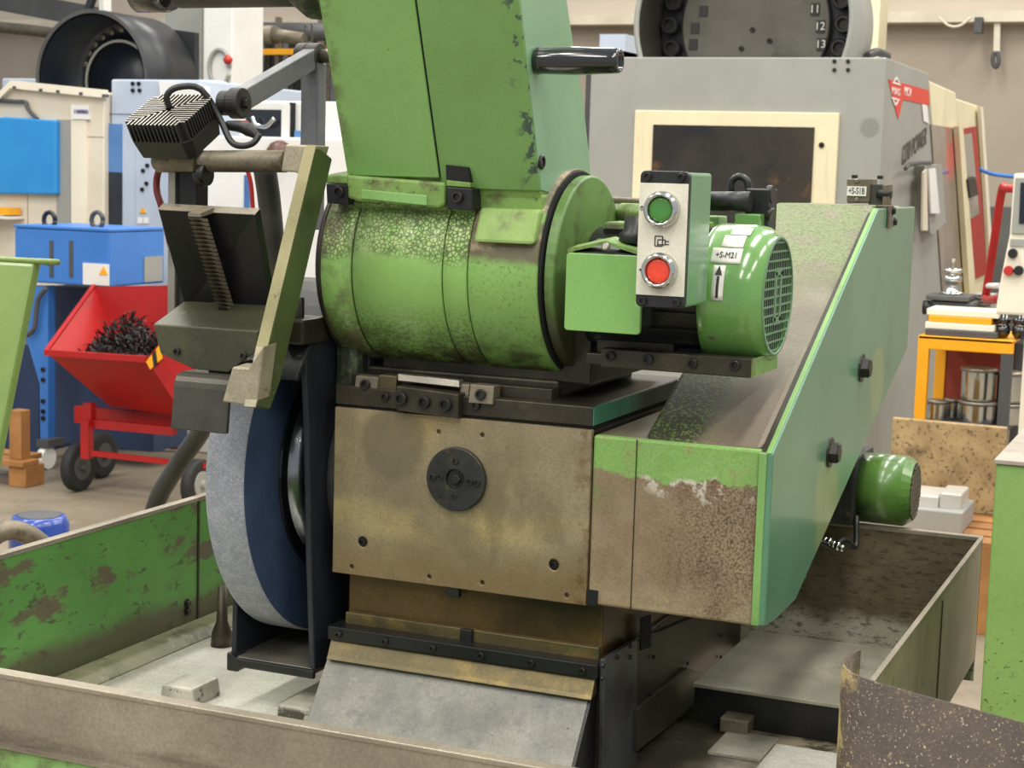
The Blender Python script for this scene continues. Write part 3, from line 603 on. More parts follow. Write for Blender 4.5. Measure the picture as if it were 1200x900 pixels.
obj('lifting_boss', MB().box(-.655, -.61, 1.80, 1.85, 1.486, 1.498).lathe([(0, .018), (.01, .012)], (-.60, 1.80, 1.488), (0, 0, 1), 14), 'green_dirty', mt, .003)
obj('cable_boot', MB().lathe([(0, .016), (.012, .016), (.016, .012), (.03, .012)], at(742, 288, y=1.73), (0, .2, 1), 16), 'black', mt)
rail = obj('motor_mount', MB().box(-.636, -.4665, 1.752, 1.775, 1.3405, 1.361).box(-.66, -.4665, 1.77, 1.862, 1.3405, 1.353).box(-.655, -.565, 1.79, 1.85, 1.35, 1.375), 'dark_steel', G, .0012)
obj('mount_end', MB().box(-.4668, -.4655, 1.753, 1.86, 1.341, 1.3605), 'green_dirty', rail)
for p in ((716, 417), (760, 421), (812, 426), (862, 428)): place('screw', SOCK, rail, at(*p, y=1.752), (0, -1, 0), .0055)
# pipes and bracket behind the motor
cond = obj('conduit', MB().cyl(at(832, 236, y=1.93), at(880, 236, y=1.93), .0115), 'black', G)
obj('conduit_bracket', MB().box(at(874, 240, y=1.95).x, at(902, 240, y=1.95).x, 1.945, 1.985, 1.47, at(885, 221, y=1.95).z), 'black_steel', cond, .002)
obj('hose_loop', MB().tube([at(857, 224, y=1.97), at(858, 213, y=1.97), at(866, 207, y=1.97), at(875, 212, y=1.97), at(877, 224, y=1.97)], .0045, 10), 'black', cond)
obj('elbow_nut', MB().cyl(at(900, 228, y=1.96), at(906, 228, y=1.96), .011, n=12).cyl(at(900, 250, y=1.95), at(905, 252, y=1.95), .008, n=12), 'bolt', cond)
obj('bracket_foot', MB().box(at(862, 255, y=1.93).x, at(892, 255, y=1.93).x, 1.925, 1.95, 1.45, at(870, 250, y=1.93).z), 'motor_green', cond, .002)
obj('rod', MB().cyl(at(690, 233, y=1.98), at(842, 241, y=1.98), .0042, n=10), 'rack', cond)
obj('rear_rail', MB().box(at(696, 250, y=1.95).x, at(842, 250, y=1.95).x, 1.95, 1.99, 1.47, at(700, 248, y=1.95).z), 'green', cond, .002)
obj('fitting', MB().lathe([(0, .016), (.01, .018), (.02, .012)], at(738, 258, y=1.93), (0, 0, 1), 14).box(at(760, 240, y=1.9).x, at(838, 240, y=1.9).x, 1.86, 1.90, 1.47, 1.50), 'green_dirty', cond, .002)
# --- push-button box
bx0, bx1, bz0, bz1 = -.567, -.515, 1.4165, 1.5555
cb = obj('control_box', MB().box(bx0+.001, bx1, 1.668, 1.742, bz0+.001, bz1-.001), 'box_green', G, .003)
obj('end_cap', MB().prism(rrect(bx0, bx1, bz0, bz1, .006, 1.661), (0, .009, 0)), 'black', cb, .001)
obj('front_plate', MB().prism(rrect(bx0+.0003, bx1-.0003, bz0+.0125, bz1-.0125, .0005, 1.6595), (0, .003, 0)), 'lid', cb, .0004)
for xx in (bx0+.008, bx1-.008):
    for zz in (bz0+.006, bz1-.006): place('screw', SOCK, cb, (xx, 1.661, zz), (0, -1, 0), .0042)
for zc, mtl in ((1.5165, 'btn_g'), (1.4545, 'btn_r')):
    c = (-.5415, 1.6595, zc)
    obj('button_bezel', MB().lathe([(0, .0190), (.004, .0190), (.010, .0168), (.0105, .0140), (.006, .0130)], c, (0, -1, 0), 36, True, False), 'chrome', cb)
    obj('button_cap', MB().lathe([(0, .0130), (.006, .0126), (.0072, .0105), (.0066, .004), (.0066, .001)], c, (0, -1, 0), 32), mtl, cb)
b = MB(); y = 1.6592
def seg(x0, z0, x1, z1, t=.0005): b.bar((x0, y, z0), (x1, y, z1), (0, .0003, 0), Vector((z1-z0, 0, -(x1-x0))).normalized()*t)
for s_ in (((-.548, 1.4895), (-.540, 1.4895)), ((-.548, 1.4895), (-.548, 1.4795)), ((-.548, 1.4795), (-.540, 1.4795)), ((-.540, 1.4895), (-.540, 1.4795)), ((-.545, 1.486), (-.537, 1.486)), ((-.545, 1.480), (-.545, 1.486)), ((-.537, 1.486), (-.537, 1.481)), ((-.537, 1.4845), (-.533, 1.4845)), ((-.537, 1.4815), (-.533, 1.4815)), ((-.545, 1.481), (-.537, 1.481))): seg(*s_[0], *s_[1])
obj('motor_symbol', b, 'ink', cb)
obj('power_symbol', MB().lathe([(0, .0022), (.0003, .0022), (.0003, .0017), (0, .0017)], (-.5635, 1.6594, 1.517), (0, -1, 0), 14, False, False).box(-.5639, -.5631, 1.6590, 1.6594, 1.5165, 1.520), 'ink', cb)
obj('off_symbol', MB().lathe([(0, .0012), (.0003, .0012)], (-.5625, 1.6594, 1.4545), (0, -1, 0), 10, False), 'ink', cb)
# --- grinding wheel
M['ring_steel'] = mat('turned_ring_steel', S(150, 152, 156), S(128, 130, 134), 20, .22, .9)
WY, WZ, WR = 1.885, 1.178, .215; W0, W1 = -1.092, -1.040
wh = obj('grinding_wheel', MB().lathe([(0, .08), (0, WR-.002), (.002, WR), (W1-W0-.002, WR), (W1-W0, WR-.002)], (W0, WY, WZ), (1, 0, 0), 96, True, False), 'wheel', G)
obj('side_blotter', MB().lathe([(0, WR-.0025), (.0008, WR-.003), (.0008, .09)], (W1-.0002, WY, WZ), (1, 0, 0), 96, False, False), 'wheel_face', wh)
obj('clamp_flange', MB().lathe([(0, .137), (.004, .136), (.005, .112), (.004, .09)], (W1, WY, WZ), (1, 0, 0), 72, False, False), 'gloss_black', wh)
obj('flange_ring', MB().lathe([(.004, .122), (.010, .1205), (.018, .117), (.021, .1135), (.021, .111)], (W1, WY, WZ), (1, 0, 0), 72, True, False), 'ring_steel', wh)
obj('flange_web', MB().lathe([(0, .112), (.0195, .112), (.0195, .03)], (W1, WY, WZ), (1, 0, 0), 48, False), 'navy', wh)
obj('spindle', MB().cyl((-1.04, WY, WZ), (-.955, WY, WZ), .04), 'dark_steel', wh)
# --- wheel guard
def arcpts(x, r, a0, a1, n=14): return [(x, WY-math.cos(math.radians(a0+(a1-a0)*i/n))*r, WZ+math.sin(math.radians(a0+(a1-a0)*i/n))*r) for i in range(n+1)]
rp = [(0, 1.745, .950), (0, 1.731, 1.10), (0, 1.722, 1.24)] + arcpts(0, .232, 42, 170) + [(0, 2.115, .95)]
wg = obj('wheel_guard', MB().prism([(-.9915, a, b) for _, a, b in rp], (.008, 0, 0)), 'navy', G, .002)
lp = [(0, 1.752, .945), (0, 1.756, 1.08), (0, 1.80, 1.09), (0, 2.10, 1.09), (0, 2.115, .945)]
obj('left_plate', MB().prism([(-1.106, a, b) for _, a, b in lp], (.007, 0, 0)), 'navy', wg, .002)
obj('bottom_plate', MB().box(-1.1, -.985, 1.748, 2.112, .943, .950), 'steel', wg, .002)
obj('front_lip', MB().box(-1.104, -.984, 1.743, 1.749, .938, .9495), 'black_steel', wg, .002)
obj('corner_foot', MB().prism([(-1.106, 1.742, .955), (-1.106, 1.742, .932), (-1.090, 1.742, .932), (-1.085, 1.742, .942), (-1.10, 1.742, .955)], (0, .03, 0)), 'black_steel', wg, .002)
sh = MB(); out = arcpts(-1.106, .232, 34, 168); inn = arcpts(-1.106, .2235, 34, 168)[::-1]
obj('hood', sh.prism(out+inn, (.122, 0, 0)), 'motor_cast', wg, .002)
obj('hood_plate', MB().prism([(-1.108, a, b) for _, a, b in arcpts(0, .230, 34, 168)], (.006, 0, 0)), 'motor_cast', wg, .002)
obj('spindle_flange', MB().lathe([(0, .120), (.006, .122), (.012, .122), (.014, .116)], (-.983, WY, WZ), (1, 0, 0), 40, False), 'flange', wg, .001)
obj('spindle_casting', MB().box(-.984, -.945, 1.80, 2.25, 1.255, 1.45).box(-.984, -.963, 1.90, 2.2, 1.0, 1.40), 'motor_cast', G, .01)
M['chipped'] = mat('flaked_dark_green', S(58, 66, 50), S(44, 48, 40), 20, .5, .1, [dict(c=S(86, 104, 62), n=(60, .5, .6), amt=.8), dict(c=S(30, 30, 28), n=(90, .55, .65), amt=.8)], .25, 120)
obj('hood_bracket', MB().box(-.984, -.95, 1.778, 1.86, 1.275, 1.40), 'chipped', wg, .012)
obj('hood_lug', MB().box(-1.02, -.98, 1.70, 1.76, 1.345, 1.375).cyl((-1.0, 1.72, 1.37), (-1.0, 1.72, 1.40), .009, n=8), 'dark_steel', wg, .004)
b = MB().lathe([(0, .016), (.02, .014), (.035, .008), (.085, .006)], at(260, 757, z=.889), (0, 0, 1), 18)
obj('guide_post', b, 'dark_steel', wg)
# --- wheel dresser with its arm
xb = -.946
arm = obj('dresser_arm', MB().prism(PX([(371, 170), (390, 186), (329, 447), (317, 480), (300, 477), (314, 407), (339, 303)], x=xb), (-.014, 0, 0)), 'arm_green', G, .002)
fe = PX([(371, 170), (339, 303), (314, 407), (300, 477)], x=xb)
for i in range(3): obj('worn_front', MB().prism([fe[i], fe[i+1], fe[i+1]-Vector((.014, 0, 0)), fe[i]-Vector((.014, 0, 0))], (0, -.0012, 0)), 'bare' if i == 2 else 'olive', arm)
obj('arm_foot', MB().prism(PX([(272, 430), (291, 431), (302, 415), (309, 405), (300, 477), (260, 471)], y=1.545), (0, .028, .002)), 'bare', arm, .002)
obj('arm_head', MB().prism(PX([(334, 169), (371, 170.5), (358, 215), (350, 207), (347, 202), (329, 201)], y=1.662), (0, .03, 0)), 'bare', arm, .002)
obj('cross_tube', MB().lathe([(0, .004), (.003, .010), (.008, .0130), (.02, .0130), (.021, .0125), (.178, .0125)], at(180, 189, y=1.680), at(335, 189, y=1.680)-at(180, 189, y=1.680), 20), 'rack', arm)
obj('tube_clamp', MB().box(at(197, 190, y=1.66).x, at(226, 190, y=1.66).x, 1.66, 1.70, at(210, 201, y=1.66).z, at(210, 184, y=1.66).z), 'lip', arm, .001)
obj('tube_nut', MB().lathe([(0, .009), (.006, .013), (.016, .013)], at(230, 204, y=1.675), (1, 0, 0), 14), 'black_steel', arm)
obj('post', MB().box(at(205, 250, y=1.695).x, at(230, 250, y=1.695).x, 1.695, 1.72, 1.38, at(210, 195, y=1.69).z), 'black_steel', arm, .001)
obj('post_flange', MB().box(at(196.5, 250, y=1.69).x, at(205, 250, y=1.69).x, 1.69, 1.72, 1.36, at(210, 195, y=1.69).z), 'steel', arm, .001)
blk = obj('slide_block', MB().prism(PX([(179, 380), (303, 388), (300, 412), (267, 437), (227, 433), (188, 415)], y=1.6), (0, .065, .024)), 'olive_dark', G, .0015)
for p in ((208, 412), (286, 417)): place('screw', SOCK, blk, at(*p, y=1.6), (0, -1, 0), .0042)
bl, br = at(215, 353, y=1.66), at(316, 357, y=1.66)
tl, tr = at(185, 245, x=bl.x), at(299, 251, x=br.x)
dn = (tl-bl).normalized(); bl2, br2 = bl-dn*.012, br-dn*.012
M['slide_black'] = mat('blued_steel_slide', S(36, 36, 38), S(28, 28, 31), 6, .28, .4, [dict(c=S(50, 46, 40), n=(30, .6, .75), amt=.5)])
sp = obj('slide_plate', MB().prism([bl2, br2, tr, tl], (0, .011, .006)), 'slide_black', blk, .0008)
obj('worn_edge', MB().prism([tl+Vector((0, -.0004, -.001)), tr+Vector((0, -.0004, -.001)), tr+Vector((0, .010, .0055)), tl+Vector((0, .010, .0055))], (0, 0, .0008)), M['rack'], blk)
b = MB(); r0, r1 = at(232, 256, y=1.604), at(265, 364, y=1.652); NR = 22; hw = Vector((.0072, 0, 0))
for i in range(NR):
    a0 = r0.lerp(r1, i/NR); a1 = r0.lerp(r1, (i+.8)/NR); o_ = Vector((0, -.010, .001)); i_ = Vector((0, .008, 0))
    b.prism([a0-hw+o_, a0-hw+i_, a1-hw+i_, a1-hw+o_*.1], hw*2)
obj('tooth_rack', b, 'rack', blk)
obj('rack_cap', MB().prism([r0-hw*1.15+Vector((0, -.007, .002)), r0-hw*1.15+Vector((0, -.007, .006)), r0-hw*1.15+Vector((0, .02, .012)), r0-hw*1.15+Vector((0, .02, .006))], hw*2.3), 'rack', blk)
x0, x1 = at(203, 470, y=1.575).x, at(268, 470, y=1.575).x; zt, zb = at(235, 439, y=1.577).z, at(240, 505, y=1.577).z
obj('deflector', MB().prism([(x0, a, b) for a, b in [(1.625, zt), (1.592, zt), (1.586, zt-.001), (1.580, zt-.004), (1.577, zt-.009), (1.5755, zt-.015), (1.575, zt-.022), (1.570, zb), (1.576, zb), (1.581, zt-.02), (1.588, zt-.008), (1.625, zt-.006)]], (x1-x0, 0, 0)), 'deflector', blk, .001)
obj('deflector_arm', MB().box(x1-.05, x1-.012, 1.612, 1.66, zt-.004, zt+.012), 'dark_steel', blk)
# rod across the top left corner
pc = at(280, -14, y=1.82)
rod = obj('overhead_tube', MB().cyl((at(212, 0, y=1.82).x, 1.82, pc.z), (-.95, 1.82, pc.z), .0235, n=28), 'flange', G)
obj('tube_cap', MB().lathe([(0, .024), (.003, .0285), (.045, .0285), (.047, .026), (.052, .026)], (at(160, 0, y=1.82).x, 1.82, pc.z), (1, 0, 0), 28), 'gloss_black', rod)
obj('tube_socket', MB().lathe([(0, .034), (.02, .048), (.05, .05)], (at(348, 0, y=1.82).x, 1.82, pc.z+.01), (1, 0, 0), 28), 'chipped', rod)
for dx in (0, 8): obj('hanging_chain', MB().tube([at(357+dx+(k % 2)*1.2, 28+k*3, y=1.85) for k in range(8)], .0011, 6, 1), 'steel', rod)

# ================================================================== work lamp
pv = at(279, 121, y=1.72); pv2 = at(372, 66, x=pv.x); X = Vector((1, 0, 0))
L = thing('work_lamp', (pv.x, 1.90, 1.47), 'black finned machine lamp on a jointed grey arm left of the green column', 'lamp')
lc = at(206, 152, y=1.675)
R4 = Matrix.Translation(lc) @ Matrix.Rotation(math.radians(-4), 4, 'Z') @ Matrix.Rotation(math.radians(31), 4, 'X')
def octo(w_, d_, c_, z): return [(-w_+c_, -d_, z), (w_-c_, -d_, z), (w_, -d_+c_, z), (w_, d_-c_, z), (w_-c_, d_, z), (-w_+c_, d_, z), (-w_, d_-c_, z), (-w_, -d_+c_, z)]
W_, D_ = .0435, .037
b = MB(); lo, hi = octo(W_*.90, D_*.88, .007, -.020), octo(W_, D_, .009, .004)
b.add(lo+hi, [tuple(range(8))[::-1], tuple(range(8, 16))]+[(i, (i+1) % 8, (i+1) % 8+8, i+8) for i in range(8)])
obj('lamp_housing', b.rot(R4), 'black', L, .0015)
f = MB(); e = MB(); n_ = 15
f.prism(octo(W_-.014, D_-.014, .008, .004), (0, 0, .008))
for i in range(n_):
    x = -W_+.004+(2*W_-.008)*i/(n_-1); q = abs(x)*D_/W_
    cut_ = max(0, abs(x)-(W_-.010))
    for sg in (-1, 1):
        y0, y1 = sg*(D_-cut_), sg*max(q*.92, .003)
        if abs(y0-y1) > .003:
            ya, yb = sorted((y0, y1)); f.box(x-.0009, x+.0009, ya, yb, .004, .026); e.box(x-.0009, x+.0009, ya, yb, .026, .0266)
for i in range(n_):
    y = -D_+.004+(2*D_-.008)*i/(n_-1); q = abs(y)*W_/D_
    cut_ = max(0, abs(y)-(D_-.010))
    for sg in (-1, 1):
        x0_, x1_ = sg*(W_-cut_), sg*max(q*1.05, .004)
        if abs(x0_-x1_) > .003 and abs(x0_) > abs(x1_):
            xa, xb_ = sorted((x0_, x1_)); f.box(xa, xb_, y-.0009, y+.0009, .004, .026); e.box(xa, xb_, y-.0008, y+.0008, .026, .0266)
obj('heat_sink', f.rot(R4), 'fins', L); obj('fin_edges', e.rot(R4), 'fin_edge', L)
obj('lamp_cable', MB().tube([R4 @ Vector((-.001, .004, .024)), R4 @ Vector((-.001, .006, .040)), R4 @ Vector((.01, .016, .046)), R4 @ Vector((.03, .03, .036)), at(258, 140, y=1.69), at(270, 165, y=1.68), at(282, 171, y=1.68), at(296, 168, y=1.69), at(304, 158, y=1.70)], .0038, 10), 'black', L)
obj('cable_plug', MB().tube([at(266, 147, y=1.70), at(285, 149, y=1.70), at(297, 156, y=1.70), at(303, 163, y=1.70)], [.0055, .0060, .0065, .007, .0075, .0078, .008, .007, .006, .005, .0045, .004, .004], 10), 'black', L)
M['red_plastic'] = mat('red_plastic', S(190, 46, 40), None, 4, .4)
obj('plug_tab', MB().box(*sorted((at(278, 143, y=1.70).x, at(289, 143, y=1.70).x)), 1.697, 1.705, at(283, 146, y=1.7).z, at(283, 141, y=1.7).z), 'red_plastic', L, .001)
obj('pivot', MB().lathe([(0, .0145), (.012, .0145)], pv-X*.022, X, 24, False).lathe([(0, .0165), (.001, .018), (.015, .018), (.016, .017)], pv-X*.008, X, 28, False), M['flange'], L, .0006)
place('bolt', HEX, L, pv+X*.008, (1, 0, 0), .006)
obj('head_bracket', MB().bar(R4 @ Vector((.02, .03, -.004)), pv-X*.016, (.006, 0, 0), (0, 0, .005)), 'black_steel', L)
dlk = (pv2-pv); up_ = X.cross(dlk).normalized()
obj('arm_link', MB().bar(pv+dlk*.02-X*.004, pv2-dlk*.02-X*.004, X*.0085, up_*.0125), 'grey_tube', L, .0012)
obj('pivot', MB().lathe([(0, .016), (.001, .0165), (.013, .0165), (.0135, .0155), (.015, .0165), (.030, .0165), (.031, .0155)], pv2-X*.026, X, 28, False), M['flange'], L)
obj('arm_link', MB().box(pv2.x-.017, pv2.x+.0075, pv2.y-.011, pv2.y+.011, 1.47, pv2.z-.008), 'grey_tube', L, .0015)
obj('mount_stub', MB().cyl(pv2+X*.004, (-.94, pv2.y, pv2.z-.002), .0085, n=16), 'steel', L)

# ================================================================== coolant tray
TR = thing('coolant_tray', (-.8, 1.8, .86), 'open sheet-metal coolant tray around the foot of the grinder', 'tray')
XL, XR, YF, YBK, ZT = -1.33, -.29, 1.22, 2.33, 1.078
fl = obj('floor_pan', MB().box(XL, -.962, YF, YBK, .875, .890), 'tray_floor', TR)
obj('floor_pan', MB().box(-.622, XR, YF, 2.05, .845, .860), 'tray_steel', TR)
obj('deck_plate', MB().box(-.60, XR-.002, 2.04, YBK, .905, .910), 'deck', TR, .001)
obj('deck_rib', MB().box(-.598, XR-.004, 2.043, 2.05, .858, .9055), 'black_steel', TR)
obj('floor_patch', MB().box(-.545, -.48, 1.93, 2.02, .860, .863), 'deck', TR)
obj('floor_patch', MB().box(-.478, -.36, 1.86, 2.00, .860, .862), M['tray_floor'], TR)
wl = obj('left_wall', MB().box(XL-.004, XL, YF, YBK, .80, ZT), 'tray_green', TR)
obj('wall_rim', MB().box(XL-.012, XL+.001, YF, YBK+.004, ZT-.004, ZT+.002), 'rim', wl, .001)
ys = at(231, 650, x=XL).y
obj('wall_seam', MB().box(XL, XL+.0015, ys, ys+.004, .895, ZT-.004), 'dark_steel', wl)
for p in ((219, 707), (219, 716)): place('bolt', HEX, wl, at(*p, x=XL), (1, 0, 0), .0052)
M['ledge'] = mat('stained_ledge', S(126, 126, 96), S(96, 98, 70), 12, .5, .1, [dict(c=S(60, 56, 40), n=(20, .5, .66), amt=.8), dict(c=S(176, 172, 150), n=(30, .58, .7), amt=.6)], .2, 100)
obj('wall_ledge', MB().prism([(XL, YF, .889), (XL, YF, .905), (XL+.03, YF, .903), (XL+.045, YF, .889)], (0, YBK-YF, 0)), 'ledge', TR, .004)
for p, q in (((186, 822), (249, 826)), ((322, 845), (384, 852))):
    a, c = at(*p, z=.890), at(*q, z=.890)
    M['blk'] = M.get('blk') or mat('pale_spattered_block', S(186, 182, 168), S(150, 146, 130), 20, .45, .1, [dict(c=S(50, 48, 38), n=(26, .52, .58), zone=('Z', .912, .905, .004, 20), amt=.95)], .1, 120)
    obj('foot_block', MB().prism([(a.x, a.y, .889), (a.x+.052, a.y, .889), (a.x+.048, a.y, .912), (a.x+.004, a.y, .912)], (0, .06, 0)), 'blk', TR, .003)
bw = obj('back_wall', MB().box(XL, XR, YBK, YBK+.004, .88, ZT), 'tray_back', TR)
obj('wall_rim', MB().box(XL, XR, YBK-.001, YBK+.012, ZT-.004, ZT+.002), 'rim', bw, .001)
zb_ = at(1143.8, 770, x=XR).z
rw = obj('right_wall', MB().box(XR-.003, XR, 1.565, YBK+.004, zb_, ZT), 'wall_sheet', TR)
obj('wall_rim', MB().box(XR-.0045, XR+.0012, 1.565, YBK+.004, ZT-.001, ZT+.0015), 'rim', rw, .0005)
yv = at(1104, 710, x=XR).y
obj('wall_seam', MB().box(XR, XR+.0012, yv, yv+.003, zb_, ZT-.012), 'dark_steel', rw)
fw = obj('front_wall', MB().box(XL, -.40, YF, YF+.006, 1.012, ZT-.002), 'rim', TR)
obj('wall_rim', MB().box(XL, -.40, YF-.001, YF+.014, ZT-.003, ZT+.002), M['rim'], fw, .001)
obj('front_skirt', MB().box(XL, -.40, YF-.001, YF+.006, .25, 1.0125), 'green', TR)
obj('skirt_edge', MB().box(XL, -.40, YF-.004, YF, 1.010, 1.0135), 'rim', TR)
obj('support_cabinet', MB().box(-1.25, -.97, 1.25, 2.25, 0, .875).box(-.64, -.45, 1.25, 2.25, 0, .845), 'green', TR)

# ================================================================== sheets and cabinets round the machine
zt = 1.15
pts = PX([(1009, 761), (1000, 766), (992, 772), (989.5, 777), (992, 783), (1000, 789), (1012, 794), (1030, 800), (1080, 814), (1140, 830), (1215, 851)], z=zt)
b = MB(); k = len(pts)
nr = []
for i in range(k):
    t = (pts[min(i+1, k-1)]-pts[max(i-1, 0)]); nr.append(Vector((t.y, -t.x, 0)).normalized()*.0022)
low = [zt-.03, zt-.012]+[.45]*(k-2)
low = [1.118, 1.06, .8]+[.02]*(k-3)
vs = [p for p in pts]+[p+n for p, n in zip(pts, nr)]+[Vector((p.x, p.y, z)) for p, z in zip(pts, low)]+[Vector((p.x, p.y, z))+n for p, z, n in zip(pts, low, nr)]
fs = []
for i in range(k-1):
    fs += [(i, i+1, 2*k+i+1, 2*k+i), (k+i, 3*k+i, 3*k+i+1, k+i+1), (i, k+i, k+i+1, i+1), (2*k+i, 2*k+i+1, 3*k+i+1, 3*k+i)]
fs += [(0, 2*k, 3*k, k), (k-1, 2*k-1, 4*k-1, 3*k-1)]
b.add(vs, fs, True)
single('splash_sheet', b, 'curl', 'rust-spattered dark sheet with a curled left end in the lower right corner', 'metal sheet')
cbn = thing('machine_cabinet', (0, 2.05, 0), 'plain green steel cabinet with a grey top at the right edge', 'cabinet')
cx = at(1161, 640, y=1.8).x; czt = at(1168, 540, y=1.8).z
M['cab_green'] = mat('spotted_green_enamel', S(134, 168, 92), S(122, 156, 82), 5, .4, 0, [dict(c=S(44, 58, 30), n=(160, .62, .66), zone=('Z', 1.14, 1.06, .06, 12), amt=.9), dict(c=S(60, 80, 40), n=(26, .6, .7), zone=('Z', 1.12, 1.0, .06, 12), amt=.5)], .05, 200, .3)
obj('body', MB().box(cx, cx+.5, 1.8, 2.3, .04, czt-.003), 'cab_green', cbn, .002)
M['cab_top'] = mat('grey_pink_top', S(176, 164, 152), S(156, 146, 134), 10, .5, .1, [dict(c=S(120, 108, 96), n=(30, .55, .7), amt=.6)])
obj('top_plate', MB().box(cx-.002, cx+.502, 1.797, 2.30, czt-.003, czt+.002), 'cab_top', cbn, .001)
obj('plinth', MB().box(cx+.02, cx+.48, 1.83, 2.28, 0, .042), 'black', cbn)
# leaning shield at the left edge
shx = at(40, 312, y=1.75).x; p0 = at(40, 309, y=1.75); p1 = at(0, 512, x=shx)
dv = (p1-p0).normalized(); low_ = p0+dv*(p0.z/abs(dv.z))
SH = thing('splash_shield', (shx-.25, low_.y+.3, 0), 'olive green leaning splash shield with rolled top lip at the left edge', 'shield')
th = Vector((0, .018, .006))
obj('shield_plate', MB().prism([p0, low_, low_-X*.6, p0-X*.6], th), 'shield', SH, .004)
obj('top_lip', MB().tube([p0+Vector((-.6, .004, .003)), p0+Vector((-.01, .004, .003)), p0+Vector((.004, .008, .003)), p0+Vector((.010, .016, 0))], .0038, 8), 'shield', SH)
# hoses
solid_red = mat('dark_red_rubber', S(104, 34, 36), None, 4, .5)
single('coolant_hose', MB().tube([at(309, 190, y=1.95), at(316, 240, y=1.98), at(319, 300, y=2.02), at(308, 370, y=2.25), at(275, 440, y=2.5), at(236, 505, y=2.6), at(205, 550, y=2.62), at(180, 600, y=2.64), at(165, 700, y=2.66), at(150, 880, y=2.68)+Vector((0, 0, -.1))], [.0155]*9+[.016]*4+[.0165]*4+[.0175]*20, 14), mat('dark_rubber_hose', S(62, 60, 55), S(48, 46, 43), 14, .5), 'thick dark grey coolant hose hanging behind the dresser and the tray wall', 'hose')
single('red_hose', MB().tube([at(188, 195, y=1.73), at(184, 208, y=1.74), at(184, 225, y=1.74), at(190, 245, y=1.74), at(203, 300, y=1.75)], .0042, 8), solid_red, 'dark red hose bowing out left of the black slide plate', 'hose')
single('red_hose', MB().tube([at(289, 196, y=1.80), at(294, 215, y=1.80), at(296, 240, y=1.80), at(300, 300, y=1.80)], .0028, 8), M['red_plastic'], 'thin red hose beside the thick hose inside the dresser frame', 'hose')
# ================================================================== things behind, on the left
def solid(c, c2=None, rough=.5, metal=0., scale=3, layers=(), coat=0.): return mat('surface_finish', c, c2, scale, rough, metal, layers, 0, 100, coat, grain=0)
M['cream'] = solid(S(226, 216, 196), S(216, 205, 184)); M['cream2'] = solid(S(240, 232, 212), S(232, 222, 200))
M['white'] = solid(S(236, 234, 228), S(226, 224, 218)); M['bluegrey'] = solid(S(188, 198, 214), S(178, 188, 204))
M['blue'] = solid(S(66, 128, 206), S(58, 116, 194), .4, 0, 2, [dict(c=S(40, 76, 130), n=(5, .6, .75), amt=.5)])
M['sky'] = solid(S(48, 148, 218), S(44, 140, 210), .35); M['dblue'] = solid(S(44, 62, 96), S(34, 50, 82), .5)
M['red'] = solid(S(176, 24, 22), S(158, 20, 20), .4, 0, 3, [dict(c=S(130, 24, 22), n=(9, .56, .7), amt=.6)])
M['glass_dark'] = solid(S(44, 50, 58), S(32, 36, 42), .08); M['glass_blue'] = solid(S(92, 136, 190), S(70, 110, 164), .1)
M['rubber'] = solid(S(42, 42, 42), S(34, 34, 34), .7); M['wood'] = solid(S(176, 124, 70), S(150, 102, 56), .7, 0, 8)
M['grey'] = solid(S(162, 162, 154), S(154, 154, 147), .5, .1); M['dgrey'] = solid(S(84, 84, 84), S(70, 70, 70), .5)
M['drum'] = solid(S(50, 52, 54), S(40, 42, 44), .4, .2); M['drum_in'] = solid(S(24, 32, 44), S(20, 26, 36), .35)
M['yellow'] = solid(S(250, 176, 28), S(240, 164, 20), .4); M['rustred'] = solid(S(150, 56, 34), S(130, 46, 28), .6)
M['beige'] = solid(S(236, 224, 188), S(226, 214, 178), .45, 0, 3, [dict(c=S(206, 188, 140), n=(4, .58, .7), st=(3, 1, .3), amt=.5)])
def xz(p, y): v = at(p[0], p[1], y=y); return v.x, v.z
def slab_px(x0, y0, x1, y1, y, d, b=None):
    """axis-aligned box whose front face spans the two picture corners at distance y"""
    b = b or MB(); p, q = at(x0, y0, y=y), at(x1, y1, y=y)
    return b.box(min(p.x, q.x), max(p.x, q.x), y, y+d, min(p.z, q.z), max(p.z, q.z))
# cream machine with sky-blue door
y = 7.95; tx = at(122, 109, y=y).x
C = thing('cream_machine', (tx-.5, y+.5, 0), 'cream machine cabinet with a bright sky-blue door at the left edge', 'machine')
zt_ = at(60, 104, y=y).z; zl = at(0, 130, y=y).z; xa = at(-60, 100, y=y).x; xc = at(16, 97, y=y).x
obj('body', MB().prism([(xa, y, 0), (tx, y, 0), (tx, y, at(122, 109, y=y).z), (xc, y, at(16, 98, y=y).z), (at(0, 117, y=y).x, y, at(0, 117, y=y).z), (xa, y, at(0, 117, y=y).z)], (0, 1.0, 0)), 'cream', C, .01)
obj('roof_edge', MB().bar(at(16, 99, y=y-.01), at(123, 110, y=y-.01), (0, .03, 0), (0, 0, .022)).bar(at(-5, 120, y=y-.01), at(16, 99, y=y-.01), (0, .03, 0), (0, 0, .02)), 'cream2', C)
for p in (16, 47, 67, 94, 121): obj('edge_clip', slab_px(p-1.5, 99.5+p*.09, p+1.5, 103+p*.09, y-.05, .04), 'dgrey', C)
obj('side_panel', slab_px(83, 140, 101, 330, y-.012, .02), 'cream2', C); obj('side_panel', slab_px(66, 140, 83, 330, y-.008, .02), 'grey', C)
dr = obj('door', MB().prism(PX([(-40, 140), (6, 137), (65, 141), (65, 228), (-40, 227)], y=y-.05), (0, .05, 0)), 'sky', C, .01)
obj('panel_seam', slab_px(101, 160, 121, 161, y-.002, .004), 'dgrey', C); obj('panel_seam', slab_px(32, 228, 33, 330, y-.002, .004), 'dgrey', C)
